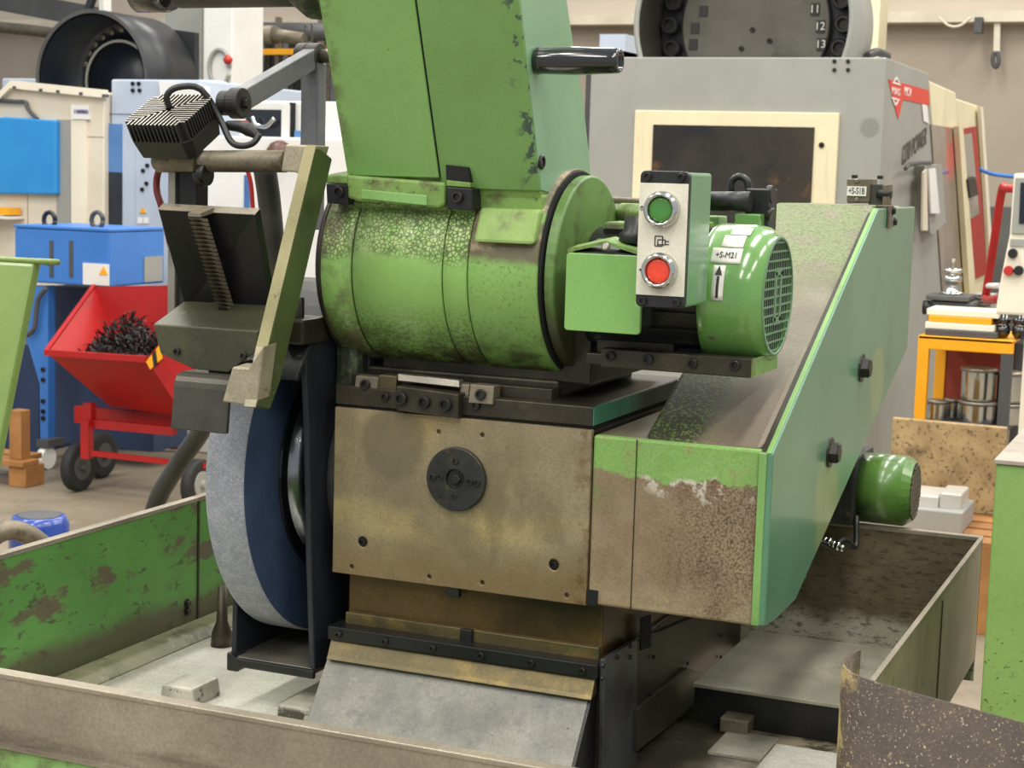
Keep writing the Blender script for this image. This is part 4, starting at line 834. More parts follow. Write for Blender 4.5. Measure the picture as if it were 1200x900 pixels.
obj('shelf', slab_px(-30, 252, 10, 257, y-.14, .14), 'white', C); obj('shelf_box', slab_px(-10, 243, 11, 252, y-.12, .1), 'yellow', C)
sg_ = obj('sign_plate', slab_px(83, 123, 104, 140, y-.02, .02), 'white', C)
M['sign_blue'] = solid(S(54, 54, 130)); p = at(95, 131, y=y-.022); text('lettering', 'I HAMARA', .034, p, (1, 0, 0), (0, 0, 1), 'sign_blue', C, .002, sx=.62)
obj('door_cable', MB().tube([at(0, 118, y=y-.02), at(20, 119, y=y-.02), at(30, 120, y=y-.02), at(33, 128, y=y-.02), at(44, 140, y=y-.02)], .012, 6), 'dgrey', C)
# blue-grey machining centre with black drum
y = 8.0
B = thing('machining_centre', (at(120, 300, y=y).x, y+.6, 0), 'pale blue-grey machining centre carrying a big open black drum', 'machine')
obj('body', MB().box(tx+.01, at(236, 92, y=y).x, y, y+1.2, 0, at(150, 93, y=y).z), 'bluegrey', B, .01)
obj('rear_body', MB().box(at(2, 92, y=9).x, tx+.01, 9.0, y+1.2, 0, at(60, 92, y=9).z), 'bluegrey', B, .01)
obj('white_corner', MB().prism(PX([(186, 95), (240, 101), (240, 200), (196, 200)], y=y-.02), (0, .05, 0)), 'white', B)
obj('window', slab_px(122, 145, 143, 202, y-.01, .02), 'glass_blue', B); obj('window', slab_px(122, 202, 143, 264, y-.01, .02), 'glass_dark', B)
obj('door_strip', slab_px(143, 142, 158, 265, y-.006, .01), 'bluegrey', B); obj('panel_seam', slab_px(122, 133, 170, 134.5, y-.003, .006), 'dgrey', B)
for q in ((156, 98), (163, 98), (156, 106), (164, 106), (173, 194), (168, 200), (172, 215), (167, 222)): place('screw', SOCK, B, at(*q, y=y), (0, -1, 0), .012)
obj('warning_sign', MB().prism(PX([(163, 250), (167, 243), (171, 250)], y=y-.006), (0, .006, 0)), 'yellow', B)
for q in (161, 168): obj('notice', slab_px(q, 255, q+6, 262, y-.006, .006), 'white', B)
c = at(107, 92, y=8.45); r = at(107, 11, y=8.45).z-c.z
dm = obj('drum', MB().lathe([(0, r-.02), (0, r), (.5, r), (.5, r-.03), (.02, r-.03)], c, (0, 1, 0), 56, True, False), 'drum', B)
obj('drum_lining', MB().lathe([(0.0, r-.031), (.34, r-.035), (.34, .25), (.30, .24), (.30, .001)], c, (0, 1, 0), 48, True, False), 'drum_in', B)
obj('drum_rim', MB().lathe([(-.008, r), (-.008, r-.02), (.0, r-.022)], c, (0, 1, 0), 56, False, False), 'dgrey', B)
obj('inner_ring', MB().lathe([(.30, r*.62), (.27, r*.62), (.27, r*.58)], c, (0, 1, 0), 40, False, False), 'grey', B)
for i in range(14):
    a = math.radians(20+i*13); place('screw', SLOT, B, c+Vector((-.78*r*math.cos(a), .335, .78*r*math.sin(a))), (0, -1, 0), .02)
obj('end_plate', MB().prism(PX([(190, 33), (228, 38), (228, 100), (190, 100)], y=8.97), (0, .05, 0)), 'drum', B)
obj('drum_strut', MB().bar(at(104, 10, y=8.6), at(112, -12, y=8.6), (.02, 0, 0), (0, .02, 0)), 'drum', B)
# white pillar with cable ring; grey post beside
y = 10.0
P_ = thing('white_cabinet', (at(254, 300, y=y).x, y+.2, 0), 'tall white cabinet column with a grey cable ring on its side', 'cabinet')
obj('body', MB().box(at(238, 60, y=y).x, at(272, 60, y=y).x, y, y+.4, 0, at(250, -30, y=y).z), 'white', P_, .01)
obj('cable_ring', MB().tube([at(257+12*math.cos(t), 79-21*math.sin(t), y=y-.02) for t in [k*math.pi/9 for k in range(0, 18)]], .014, 6, 2), 'grey', P_)
obj('cable_plug', MB().lathe([(0, .02), (.03, .035), (.06, .01)], at(267, 75, y=y-.03), (0, 0, 1), 10), 'red_plastic', P_)
tag(obj('electrical_panel', MB().box(at(193, 60, y=10.3).x, at(236, 60, y=10.3).x, 10.3, 10.5, 0, at(200, -30, y=10.3).z), 'grey', None, .01), 'beige-grey flat panel between the black drum and white column', 'panel')
# rack with an orange beam
y = 12.5
K = thing('storage_rack', (at(320, 300, y=y).x, y+.3, 0), 'dim storage rack with an orange beam seen above the lamp arm', 'rack')
for q in (276, 322, 372): obj('upright', MB().box(at(q, 60, y=y).x, at(q+4, 60, y=y).x, y, y+.06, 0, at(q, 20, y=y).z), 'rack', K)
obj('beam', slab_px(272, 57, 420, 64, y-.02, .08), 'yellow', K)
obj('back_sheet', slab_px(272, 40, 420, 200, y+.4, .02), 'dgrey', K)
for k, q in enumerate(range(283, 400, 7)): obj('upright_bar', slab_px(q, 44+(k*7) % 9, q+4, 190, y+.2, .04), ['dark_steel', 'black', 'rack', 'grey_tube'][k % 4], K)
pp = obj('duct', MB().cyl(at(270, 36, y=12), at(430, 38, y=12), .07, n=14), 'dgrey', K)
obj('duct', MB().cyl(at(284, 40, y=11), at(322, 41, y=11), .07, n=14).lathe([(0, .07), (.05, .05), (.25, .045)], at(322, 41, y=11), (1, 0, -.12), 14), M['rack'], K)
# overhead beams of the hall, upper left
single('roof_beam', MB().bar(at(-30, -6, y=12), at(120, 22, y=12), (0, .1, 0), (0, 0, .09)), M['dgrey'], 'dark sloping roof beam in the top left corner', 'beam')
single('cable_conduit', MB().tube([at(-20, 30, y=12.6), at(40, 36, y=12.6), at(80, 42, y=12.6)], .05, 8), M['rack'], 'brown cable conduit below the dark roof beam', 'conduit')
single('wall_post', slab_px(116, -20, 121, 12, 11, .1), M['white'], 'thin white post standing above the black drum', 'post')
# white lathe behind the dresser
y = 7.7
V = thing('white_lathe', (at(310, 330, y=y).x, y+.5, 0), 'white machine with dark window and small screen behind the dresser arm', 'machine')
obj('body', MB().box(at(218, 200, y=y).x, at(440, 200, y=y).x, y, y+1, 0, at(300, 160, y=y).z), 'white', V, .01)
obj('upper_body', MB().box(at(268, 200, y=y).x, at(440, 200, y=y).x, y+.1, y+1, 1, at(300, 118, y=y+.1).z), 'white', V, .01)
obj('window', slab_px(288, 128, 330, 182, y+.07, .04), 'glass_dark', V); obj('window_frame', slab_px(330, 122, 338, 200, y+.05, .06), 'white', V)
obj('door_gap', slab_px(339, 120, 341, 200, y+.06, .05), 'void', V)
obj('handle_pipe', MB().tube([at(296, 137, y=y+.03), at(300, 146, y=y+.03), at(312, 148, y=y+.03), at(322, 138, y=y+.03)], .012, 8), 'chrome', V)
obj('screen', slab_px(381, 165, 401, 205, y+.05, .06), 'glass_blue', V); obj('screen', slab_px(345, 153, 352, 200, y+.05, .06), 'glass_blue', V)
obj('blue_strip', slab_px(286, 205, 292, 250, y-.01, .02), 'glass_blue', V)
obj('brown_dome', MB().lathe([(0, .075), (.03, .07), (.06, .05), (.075, .02)], at(328, 182, y=y+.0), (0, 0, 1), 18), solid(S(92, 58, 48), None, .4), V)  # plain brown dome at the foot of the window
# blue tank on its stand
y = 6.9
x0, x1 = at(17, 300, y=y).x, at(128, 300, y=y).x; z1, z0 = at(70, 269, y=y).z, at(70, 333, y=y).z; yb = at(193, 272, x=x1).y
Q = thing('chip_conveyor', (x0+.3, y+.4, 0), 'blue box-topped chip conveyor end standing over the red skip', 'conveyor')
obj('tank', MB().box(x0, x1, y, yb, z0, z1), 'blue', Q, .01)
obj('tank_top', MB().box(x0-.005, x1+.005, y-.005, yb, z1, z1+.015), 'blue', Q, .004)
for px_ in (60, 83): obj('slot', slab_px(px_-2.2, 282, px_+2.2, 325, y-.004, .006), 'dgrey', Q)
obj('warning_plate', slab_px(97, 308, 127, 335, y-.008, .008), 'white', Q); obj('warning_mark', MB().prism(PX([(116, 322), (121, 312), (126, 322)], y=y-.012), (0, .004, 0)), 'yellow', Q)
p, q = at(169, 301, x=x1+.003), at(190, 329, x=x1+.003); obj('label_plate', MB().box(x1+.001, x1+.006, p.y, q.y, q.z, p.z), 'grey', Q)
for px_ in (58, 114):
    c = at(px_, 258, y=y+.15); obj('lifting_eye', MB().tube([c+Vector((.035*math.cos(t), 0, .04*math.sin(t))) for t in [k*math.pi/6 for k in range(13)]], .012, 8, 1), 'dgrey' if px_ > 60 else 'black', Q)
obj('stand_leg', MB().prism(PX([(36, 335), (56, 335), (56, 535), (47, 535), (46, 450), (30, 395)], y=y+.02), (0, .06, 0)), 'blue', Q, .004)
obj('stand_panel', slab_px(56, 335, 180, 530, y+.25, .3), 'dblue', Q); obj('stand_side', slab_px(-20, 400, 46, 545, y+.35, .3), 'dblue', Q)
for q in (433, 445, 470, 482, 490): place('screw', SOCK, Q, at(51, q, y=y+.02), (0, -1, 0), .012)
obj('cable', MB().tube([at(55, 337, y=y-.01), at(45, 350, y=y-.01), at(42, 370, y=y-.01), at(40, 385, y=y-.01), at(32, 393, y=y-.01)], .012, 6), 'dgrey', Q)
w0 = at(54, 546, y=y-.02); obj('caster', MB().lathe([(-.02, .055), (.02, .055)], (w0.x, y-.02, .056), (1, 0, 0), 20), 'white', Q)
obj('caster_fork', MB().box(w0.x-.035, w0.x+.035, y-.05, y+.08, .112, .15), 'dgrey', Q)
# red skip with swarf
yf, yk = 6.35, 6.86
FL, FR = at(54, 413, y=yf), at(205, 424, y=yf); BLp, BRp = at(110, 336, y=yk), at(235, 334, y=yk); b0, b1 = at(128, 476, y=yf+.22), at(240, 492, y=yf+.22)
SK = thing('skip_cart', ((FL.x+FR.x)/2, 6.6, 0), 'red tipping skip cart on wheels holding dark metal swarf', 'cart')
def sheet(quad, n, t=.012):
    return MB().prism(quad, Vector(n)*t)
obj('front_panel', sheet([FL, FR, b1, b0], (0, 1, .2)), 'red', SK); bk0, bk1 = b0+Vector((0, .25, 0)), b1+Vector((0, .25, 0))
obj('back_panel', sheet([BLp, BRp, bk1, bk0], (0, -1, .1)), 'red', SK); obj('side_panel', sheet([FL, BLp, bk0, b0], (.8, 0, .4)), 'red', SK)
FR2 = at(172, 421, y=yf); obj('side_panel', sheet([FR, BRp, bk1, b1], (-.8, 0, .4)), 'red', SK); obj('bottom_panel', sheet([b0, b1, bk1, bk0], (0, 0, 1)), 'red', SK)
obj('rim', MB().bar(FL, FR2, (0, .012, 0), (0, 0, .014)).bar(FL, BLp, (.012, 0, 0), (0, 0, .012)), 'red', SK)
obj('end_wedge', MB().prism(PX([(172, 421), (187, 402), (240, 436), (240, 470), (205, 472)], y=yf-.01), (0, .02, 0)), 'red', SK)
hz = obj('hazard_tape', MB().prism(PX([(171, 424), (187, 404), (190, 420), (176, 433)], y=yf-.016), (0, .005, 0)), 'yellow', SK)
obj('black_stripe', MB().prism(PX([(178, 415), (182, 410), (184, 426), (180, 430)], y=yf-.02), (0, .004, 0)), 'black', SK)
obj('paint_scrape', MB().prism(PX([(146, 446), (152, 443), (170, 450), (176, 458), (168, 459), (158, 453)], y=yf+.11), (0, .004, 0)), 'black', SK) if False else None
random.seed(4); b = MB()
cen = at(150, 405, y=6.66)
for i in range(1700):
    u = max(-.22, random.gauss(.04, .15)); v = min(.14, max(-.11, random.gauss(0, .10))); h = .13*math.exp(-(u*u/.03+v*v/.03))
    p = cen+Vector((u, v, -.10+random.random()*h*1.8))
    d = Vector((random.uniform(-1, 1), random.uniform(-1, 1), random.uniform(-.2, 1))).normalized()*random.uniform(.02, .07)
    s_ = d.orthogonal().normalized()*.004; mid = p+d*.5+Vector((random.uniform(-.02, .02), 0, .015))
    b.add([p-s_, p+s_, mid+s_, mid-s_, p+d], [(0, 1, 2, 3), (3, 2, 4)])
M['swarf'] = solid(S(60, 58, 56), S(36, 34, 34), .35, .6, 60)
o = single('metal_swarf', b, 'swarf', 'tangled dark metal swarf lying in the red skip', 'swarf'); o['kind'] = 'stuff'
fy = yf+.12
obj('frame', MB().bar(at(105, 472, y=fy), at(105, 498, y=fy), (.022, 0, 0), (0, .02, 0)).bar(at(98, 495, y=fy), at(205, 505, y=fy+.1), (0, .02, 0), (0, 0, .02)).bar(at(102, 492, y=fy-.03), at(102, 537, y=fy-.03), (.022, 0, 0), (0, .02, 0)).bar(at(108, 531, y=fy-.04), at(240, 546, y=fy-.04), (0, .01, 0), (0, 0, .012)).bar(at(90, 485, y=fy+.2), at(205, 495, y=fy+.2), (0, .02, 0), (0, 0, .04)), 'red', SK)
for px_, py_, yy in ((92, 528, fy+.02), (232, 543, fy-.05), (118, 520, fy+.35)):
    c = at(px_, py_, y=yy); c.z = .115
    wl_ = obj('wheel', MB().lathe([(-.022, .07), (-.026, .10), (-.018, .113), (.018, .113), (.026, .10), (.022, .07)], c, (1, 0, 0), 28), 'rubber', SK); obj('wheel_hub', MB().lathe([(0, .065), (.026, .06), (.026, .02), (.045, .018)], c, (1, 0, 0), 20, False), 'grey' if px_ > 200 else 'dgrey', wl_)
single('floor_cylinder', MB().lathe([(0, .018), (.02, .034), (.24, .036), (.30, .02), (.31, .028), (.36, .026), (.37, .015)], at(136, 517, z=.04), (1, .25, 0), 16), M['rustred'], 'small brown cylinder with pale end lying on the floor under the skip', 'cylinder')  # plain cylinder standing for a tool lying under the skip
# pallet by the left edge
PL = thing('wooden_pallet', (at(10, 570, z=0).x, at(10, 570, z=0).y+.1, 0), 'orange-brown wooden pallet corner at the left edge', 'pallet')
c = at(30, 572, z=0)
obj('block', MB().box(c.x-.1, c.x, c.y, c.y+.14, 0, .1), 'wood', PL, .004); obj('board', MB().box(c.x-.6, c.x, c.y-.02, c.y+.1, .1, .125), 'wood', PL, .003); obj('board', MB().box(c.x-.6, c.x-.1, c.y+.15, c.y+.25, .1, .125), 'wood', PL, .003)
obj('block', MB().box(c.x-.5, c.x-.35, c.y, c.y+.14, 0, .1), 'wood', PL, .004); obj('corner_post', MB().box(c.x-.12, c.x-.05, c.y+.03, c.y+.1, .125, .36), 'wood', PL, .004)
# blue pump outside the tray
py = 3.7; c = at(46, 612, y=py); r = at(74, 612, y=py).x-c.x
PU = thing('coolant_pump', (c.x, py, 0), 'blue capped coolant pump motor standing outside the tray wall', 'pump')
M['pump_blue'] = solid(S(34, 68, 156), S(28, 58, 138), .25, 0, 4, [], .5)
obj('motor_cap', MB().lathe([(-.08, r*1.02), (-.04, r*1.02), (0, r), (.018, r*.88), (.02, r*.8)], c, (0, 0, 1), 28), 'pump_blue', PU)
obj('cap_grille', MB().lathe([(.0205, r*.74), (.0215, r*.7)], c, (0, 0, 1), 24), 'dgrey', PU)
obj('motor_body', MB().lathe([(-.30, r*.9), (-.08, r*.9)], c, (0, 0, 1), 24), 'black', PU)
obj('pump_stem', MB().lathe([(-c.z+.03, r*.6), (-.30, r*.6)], c, (0, 0, 1), 20), 'dgrey', PU); obj('base_plate', MB().box(c.x-.1, c.x+.1, py-.1, py+.1, 0, .035), 'dgrey', PU)
single('suction_hose', MB().tube([at(-60, 690, y=3.3), at(-25, 645, y=3.35), at(5, 622, y=3.4), at(35, 628, y=3.45), at(62, 655, y=3.5), at(80, 710, y=3.5), at(85, 800, y=3.5), Vector((at(85, 800, y=3.5).x, 3.5, .02))], .026, 12), M['rack'], 'thick brown-grey hose arching in front of the blue pump', 'hose')

# ================================================================== things behind, on the right
y = 7.5; xs = at(1039, 67, y=y).x; zt_ = at(860, 67, y=y).z
A_ = thing('grey_machining_centre', ((at(693, 67, y=y).x+xs)/2, y+.8, 0), 'grey machining centre with cream-framed dark window and red-banner side', 'machine')
ye = at(1088, 86, x=xs).y; xl_ = at(693, 67, y=y).x; ze = at(1088, 85, x=xs).z
e2 = at(1108, 400, x=xs); obj('body', MB().prism([(xl_, y, 0), (xl_, y, zt_), (xl_, ye, zt_), (xl_, e2.y, e2.z), (xl_, e2.y, 0)], (xs-xl_, 0, 0)), solid(S(162, 162, 154), S(154, 154, 147), .45, .1, 3, [dict(c=S(124, 124, 118), blob=(*at(1019, 150, y=7.5), .05, .03, 14), amt=.7)]), A_, .006)
obj('lower_panel', MB().box(xl_, xs-.0, y-.004, y, 0, at(1020, 460, y=y).z), solid(S(150, 158, 168), S(140, 148, 158), .5), A_)
fr = slab_px(744, 129, 973, 330, y-.02, .03); wf = obj('window', fr, 'beige', A_, .004)
M['win_glass'] = solid(S(66, 58, 46), S(34, 32, 30), .07, 0, 2, [dict(c=S(130, 90, 50), n=(4, .6, .72), amt=.6), dict(c=S(200, 190, 170), n=(50, .74, .77), amt=.7)])
obj('pane', slab_px(765.5, 146, 946, 318, y-.026, .012), 'win_glass', wf)
place('lock', SOCK, A_, at(963, 170, y=y-.02), (0, -1, 0), .012)
for q in ((978, 72), (994, 72), (978, 82), (994, 82)): place('screw', SOCK, A_, at(*q, y=y), (0, -1, 0), .009)
obj('edge_post', slab_px(687, 80, 693, 260, y+.05, .2), 'dgrey', A_)
b_ = solid(S(216, 62, 48), None, .4); M['banner'] = b_
obj('banner', MB().prism(PX([(1040.5, 93), (1088, 105.8), (1088.6, 123.6), (1057.6, 116.6), (1051.8, 140)], x=xs), (.003, 0, 0)), 'banner', A_)
def fit(name, body, x0, x1, yc, h, mm, sh_=0.):
    a, b_2 = at(x0, yc-(x1-x0)*0, x=xs+.004), at(x1, yc, x=xs+.004); w_ = abs(b_2.y-a.y); c0 = at((x0+x1)/2, yc, x=xs+.004)
    hz_ = at(x0, yc-h/2, x=xs+.004).z-at(x0, yc+h/2, x=xs+.004).z; o_ = text(name, body, hz_*1.35, (0, 0, 0), (0, 1, 0), (0, 0, 1), mm, A_, .001)
    ys_ = [v.co.y for v in o_.data.vertices]; g = org(A_); k_ = w_/(max(ys_)-min(ys_)); mid_ = (max(ys_)+min(ys_))/2; zs_ = [v.co.z for v in o_.data.vertices]; mz = (max(zs_)+min(zs_))/2
    for v in o_.data.vertices: v.co = Vector((v.co.x+c0.x, (v.co.y-mid_)*k_+c0.y-g.y, v.co.z-mz+c0.z-g.z+(v.co.y-mid_)*k_*sh_))
fit('lettering', 'MCV', 1060, 1068, 107.5, 11, 'white'); fit('emblem', 'MAS', 1045.5, 1055, 107, 9, 'white')
p = at(1050.3, 107, x=xs+.004)
b = MB(); xx = xs+.004
for dz in (-1, 1):
    b.bar(p+Vector((0, -.09, dz*.034)), p+Vector((0, .09, dz*.034)), (.001, 0, 0), (0, 0, .004)); b.bar(p+Vector((0, -.06, dz*.042)), p+Vector((0, 0, dz*.06)), (.001, 0, 0), (0, 0, .005)); b.bar(p+Vector((0, .06, dz*.042)), p+Vector((0, 0, dz*.06)), (.001, 0, 0), (0, 0, .005))
obj('emblem', b, 'white', A_)
a_, c_ = at(1060, 172, x=xs+.004), at(1085, 168, x=xs+.004)
M['dark_ink'] = solid(S(70, 68, 66))
fit('lettering', '1270 POWER', 1059, 1086, 170, 24, 'dark_ink', (at(1086, 159, x=xs).z-at(1059, 182, x=xs).z)/(at(1086, 159, x=xs).y-at(1059, 182, x=xs).y))
obj('notice', MB().prism(PX([(1080, 122), (1086, 123.5), (1088, 145), (1082, 142)], x=xs+.002), (.003, 0, 0)), 'white', A_)
obj('tool_holder', MB().prism(PX([(1071, 194), (1092, 192), (1097, 260), (1082, 274), (1078, 273)], x=xs), (.05, 0, 0)), 'grey', A_); obj('holder_hook', MB().tube(PX([(1061, 198), (1066, 193), (1080, 191), (1091, 191)], x=xs+.05), .01, 6), 'dgrey', A_)
obj('paper', MB().prism(PX([(1086, 198), (1094, 197), (1099, 250), (1089, 250)], x=xs+.06), (.01, 0, 0)), 'white', A_); obj('paper', MB().prism(PX([(1080, 202), (1084, 198), (1085, 270), (1079, 270)], x=xs+.052), (.01, 0, 0)), 'cream', A_)
# tool drum on its roof
y2 = y+.35; c = at(888, 30, y=y2); ri = at(976, 30, y=y2).x-c.x
c2 = at(869, 26, y=y2-.33); ro = at(1001, 26, y=y2-.33).x-c2.x; c2.x = c2.x; td = obj('tool_drum', MB().lathe([(0, ro*.955), (-.01, ro*.96), (-.01, ro), (.42, ro), (.42, ro*.955), (.0, ro*.955)], c2, (0, 1, 0), 64, True, False), 'grey', A_)
obj('drum_liner', MB().lathe([(0, ro*.954), (.33, ro*.954), (.33, ri*.98)], c2, (0, 1, 0), 64, False, False), solid(S(70, 66, 58), S(52, 48, 44), .4), A_)
obj('drum_back', MB().lathe([(.0, ro*.95), (.03, ro*.95), (.03, .05)], Vector((c2.x, y2-.005, c2.z)), (0, 1, 0), 48, False), 'drum', A_)
dk = obj('tool_disc', MB().lathe([(0, ri), (-.03, ri), (-.035, ri*.98), (-.035, .02)], c+Vector((0, -.02, 0)), (0, 1, 0), 56, False), mat('grey_worn_disc', S(112, 108, 98), S(92, 88, 80), 3, .35, .6, [dict(c=S(70, 66, 58), n=(4, .55, .7), amt=.6)]), A_)
for i in range(24):
    a = math.radians(i*15); place('tool_pocket', SOCK, A_, c+Vector((math.cos(a)*ri*1.17, -.03, math.sin(a)*ri*1.17)), (0, -1, 0), ri*.12)
for k, px_, py_ in ((11, 955, 11), (12, 961, 31), (13, 962, 52)):
    p = at(px_, py_, y=y2-.062); obj('number_tag', MB().box(p.x-.02, p.x+.02, p.y, p.y+.006, p.z-.028, p.z+.028), 'ink', A_); text('lettering', str(k), .05, p+Vector((0, -.003, 0)), (1, 0, 0), (0, 0, 1), 'white', A_, .001)
for px_, py_ in ((824, 13), (814, 33), (812, 52)):
    p = at(px_, py_, y=y2-.062); obj('number_tag', MB().box(p.x-.02, p.x+.02, p.y, p.y+.006, p.z-.025, p.z+.025), 'ink', A_)
for q in ((882, 35), (902, 48), (869, 57)): place('screw', SOCK, A_, at(*q, y=y2-.055), (0, -1, 0), .012)
obj('roof_cable', MB().tube([at(1016, 66, y=y+.3), at(1028, 61, y=y+.4), at(1040, 66, y=y+.5)], .02, 6), 'dgrey', A_)
single('cream_post', MB().box(at(1008, 30, y=12.6).x, at(1030, 30, y=12.6).x, 12.6, 12.9, 0, at(1015, -30, y=12.6).z), M['beige'], 'cream upright behind the tool drum of the grey machine', 'post')
# cream machine behind it
xs2 = xs+.02; y0 = ye+.02; y1 = at(1120, 108, x=xs2).y; y3 = at(1147, 124, x=xs2).y
E_ = thing('cream_enclosure', (xs2-.3, y0+.6, 0), 'cream machine enclosure with glazed doors behind the grey machine', 'machine')
xq = xs2-.02
def bay(name, pts):
    p_ = PX(pts, x=xq); lo_ = [Vector((q_.x, q_.y, 0)) for q_ in (p_[2], p_[3])]
    obj(name, MB().prism(p_[:3]+lo_+p_[3:], (-.8, 0, 0)), 'beige', E_, .01)
bay('door_bay', [(1089, 94), (1120, 108), (1141, 380), (1110, 384)]); bay('end_bay', [(1120.5, 115), (1148, 124), (1163, 380), (1142, 384)])
obj('window', MB().prism(PX([(1090, 146), (1116, 150), (1126, 340), (1104, 350)], x=xs2-.018), (.006, 0, 0)), mat('reflecting_window', S(150, 136, 126), S(118, 106, 100), 3, .1, 0, [dict(c=S(214, 70, 70), n=(3, .5, .6), zone=('Z', 1.55, 1.62, .1, 4), amt=.8)]), E_)
obj('door_bar', MB().prism(PX([(1117, 148), (1122, 149), (1140, 370), (1132, 372)], x=xs2-.008), (.03, 0, 0)), 'beige', E_)
wr = obj('window', MB().prism(PX([(1122, 152), (1143, 148), (1156, 320), (1136, 330)], x=xs2-.010), (.006, 0, 0)), 'red', E_)
obj('pane', MB().prism(PX([(1126, 158), (1139, 155), (1148, 240), (1133, 245)], x=xs2-.002), (.004, 0, 0)), 'glass_dark', wr) if False else obj('pane', MB().prism(PX([(1125, 158), (1138, 156), (1147, 250), (1132, 260)], x=xs2-.003), (.004, 0, 0)), solid(S(150, 144, 136), None, .15), E_)
obj('lamp_box', MB().prism(PX([(1128, 210), (1137, 207), (1141, 228), (1131, 232)], x=xs2+.004), (.03, 0, 0)), 'black', E_, .004)
obj('edge_bar', MB().prism(PX([(1145, 124), (1148, 126), (1160, 300), (1156, 302)], x=xs2-.008), (.02, 0, 0)), 'cream2', E_)
# wall hook and cables
HK = thing('lifting_hook', tuple(at(1166, 78, y=YB-.15)), 'steel snap hook hanging from the rail on the back wall', 'hook')
obj('strap', MB().bar(at(1169, 16, y=YB-.15), at(1168, 60, y=YB-.15), (.025, 0, 0), (0, .01, 0)), 'cream', HK)
obj('hook', MB().tube([at(1167+3.5*math.sin(t), 70-9*math.cos(t), y=YB-.15) for t in [k*math.pi/6 for k in range(13)]], .018, 8, 1), 'dgrey', HK)
single('rail_clamp', slab_px(1142, 20, 1150, 38, YB-.3, .12), M['dgrey'], 'small dark clamp hanging under the wall rail', 'clamp')
single('rail_cable', MB().tube([at(1100, 20, y=YB-.3), at(1112, 30, y=YB-.3), at(1125, 30, y=YB-.3), at(1138, 20, y=YB-.3)], .012, 6), M['cream'], 'pale cable sagging below the wall rail', 'cable')
single('air_line', MB().tube([at(1148, 198, y=10), at(1160, 203, y=10), at(1178, 206, y=10), at(1200, 207, y=10), at(1230, 204, y=10)], .012, 6), M['blue'], 'thin blue air line on the grey wall', 'cable')
single('dark_crate', MB().box(at(1148, 300, y=12).x, at(1225, 300, y=12).x, 12, 12.7, 0, at(1170, 243, y=12).z), M['dgrey'], 'large dark grey box against the back wall', 'box')
# control pendant
yp = 5.6
CP = thing('control_panel', (at(1190, 380, y=yp).x, yp+.1, 0), 'cream control panel with monitor and switches at the right edge', 'control panel')
obj('panel_body', MB().prism(PX([(1188, 203), (1240, 203), (1240, 372), (1166, 368), (1172, 330), (1183, 275)], y=yp), (0, .2, 0)), 'cream2', CP, .008)
sc_ = obj('monitor_frame', MB().prism(PX([(1190, 208), (1240, 208), (1240, 276), (1185, 274)], y=yp-.008), (0, .01, 0)), 'grey', CP, .003)
obj('screen', MB().prism(PX([(1196, 214), (1240, 214), (1240, 262), (1194, 262)], y=yp-.012), (0, .006, 0)), 'glass_dark', sc_)
obj('switch_strip', slab_px(1184, 280, 1230, 290, yp-.006, .01), 'grey', CP)
for q, mm in (((1182, 317), 'red_plastic'), ((1194, 317), 'black'), ((1187, 297), 'black')): obj('switch', MB().lathe([(0, .016), (.02, .014)], at(*q, y=yp), (0, -1, 0), 12), mm, CP)
obj('stand', MB().box(at(1200, 380, y=yp).x, at(1240, 380, y=yp).x, yp+.04, yp+.16, 0, at(1200, 368, y=yp).z+.05), 'cream', CP)
obj('handle', MB().tube([at(1196, 222, y=5.8), at(1180, 221, y=5.85), at(1174, 224, y=5.9), at(1164, 290, y=5.95), at(1156, 342, y=6.0), at(1155, 350, y=5.98), at(1159, 352, y=5.9), at(1172, 350, y=5.7)], .014, 10), 'red', CP, label='bent red tube handle'); obj('sleeve', MB().cyl(at(1158, 335, y=5.98), at(1172, 335, y=5.9), .01), 'white', CP)
# yellow bench and what is on it
yb_ = 7.0; bz = at(1130, 396, y=yb_).z
xA, xB = at(1076, 396, y=yb_).x, at(1188, 396, y=yb_).x
BN = thing('work_bench', ((xA+xB)/2, yb_+.25, 0), 'orange-yellow steel work bench with rust-red back', 'bench')
obj('top_rail', MB().box(xA, xB, yb_, yb_+.04, bz-.055, bz), 'yellow', BN, .004); obj('top', MB().box(xA, xB, yb_, yb_+.5, bz-.012, bz-.002), 'yellow', BN)
for xx in (xA, xB-.045):
    for yy in (yb_, yb_+.46): obj('leg', MB().box(xx, xx+.045, yy, yy+.04, 0, bz-.05), 'yellow' if xx == xA else 'dgrey', BN, .003)
sz = at(1130, 500, y=yb_).z; obj('shelf', MB().box(xA+.01, xB-.01, yb_+.02, yb_+.5, sz-.02, sz), 'dgrey', BN)
obj('back_panel', MB().box(xA+.046, xB-.02, yb_+.47, yb_+.49, sz, bz-.05), 'rustred', BN)
def pot(px_, y0p, y1p, wpx, yy, label, zbase=None, lid=True):
    z0, z1 = at(px_, y1p, y=yy).z, at(px_, y0p, y=yy).z
    if zbase is not None: zbase += .002; z1 += zbase-z0; z0 = zbase
    cx_ = at(px_, y1p, y=yy).x; r = (at(px_+wpx/2, y1p, y=yy).x-cx_)
    t_ = thing('steel_pot', (cx_, yy, z0), label, 'pot', 'steel pots under the yellow bench')
    h = z1-z0
    obj('pot_body', MB().lathe([(0, r*.9), (.01, r*.95), (h-.012, r*.95), (h, r*.95)], (cx_, yy, z0), (0, 0, 1), 28), 'chrome', t_)
    obj('pot_rim', MB().lathe([(h-.014, r), (h-.004, r*1.05), (h, r*1.02), (h+.004, r*.7)], (cx_, yy, z0), (0, 0, 1), 28), 'steel', t_)
    return z1
zz = pot(1144, 474, 500, 44, yb_+.12, 'lower steel pot of the middle stack under the bench', sz)
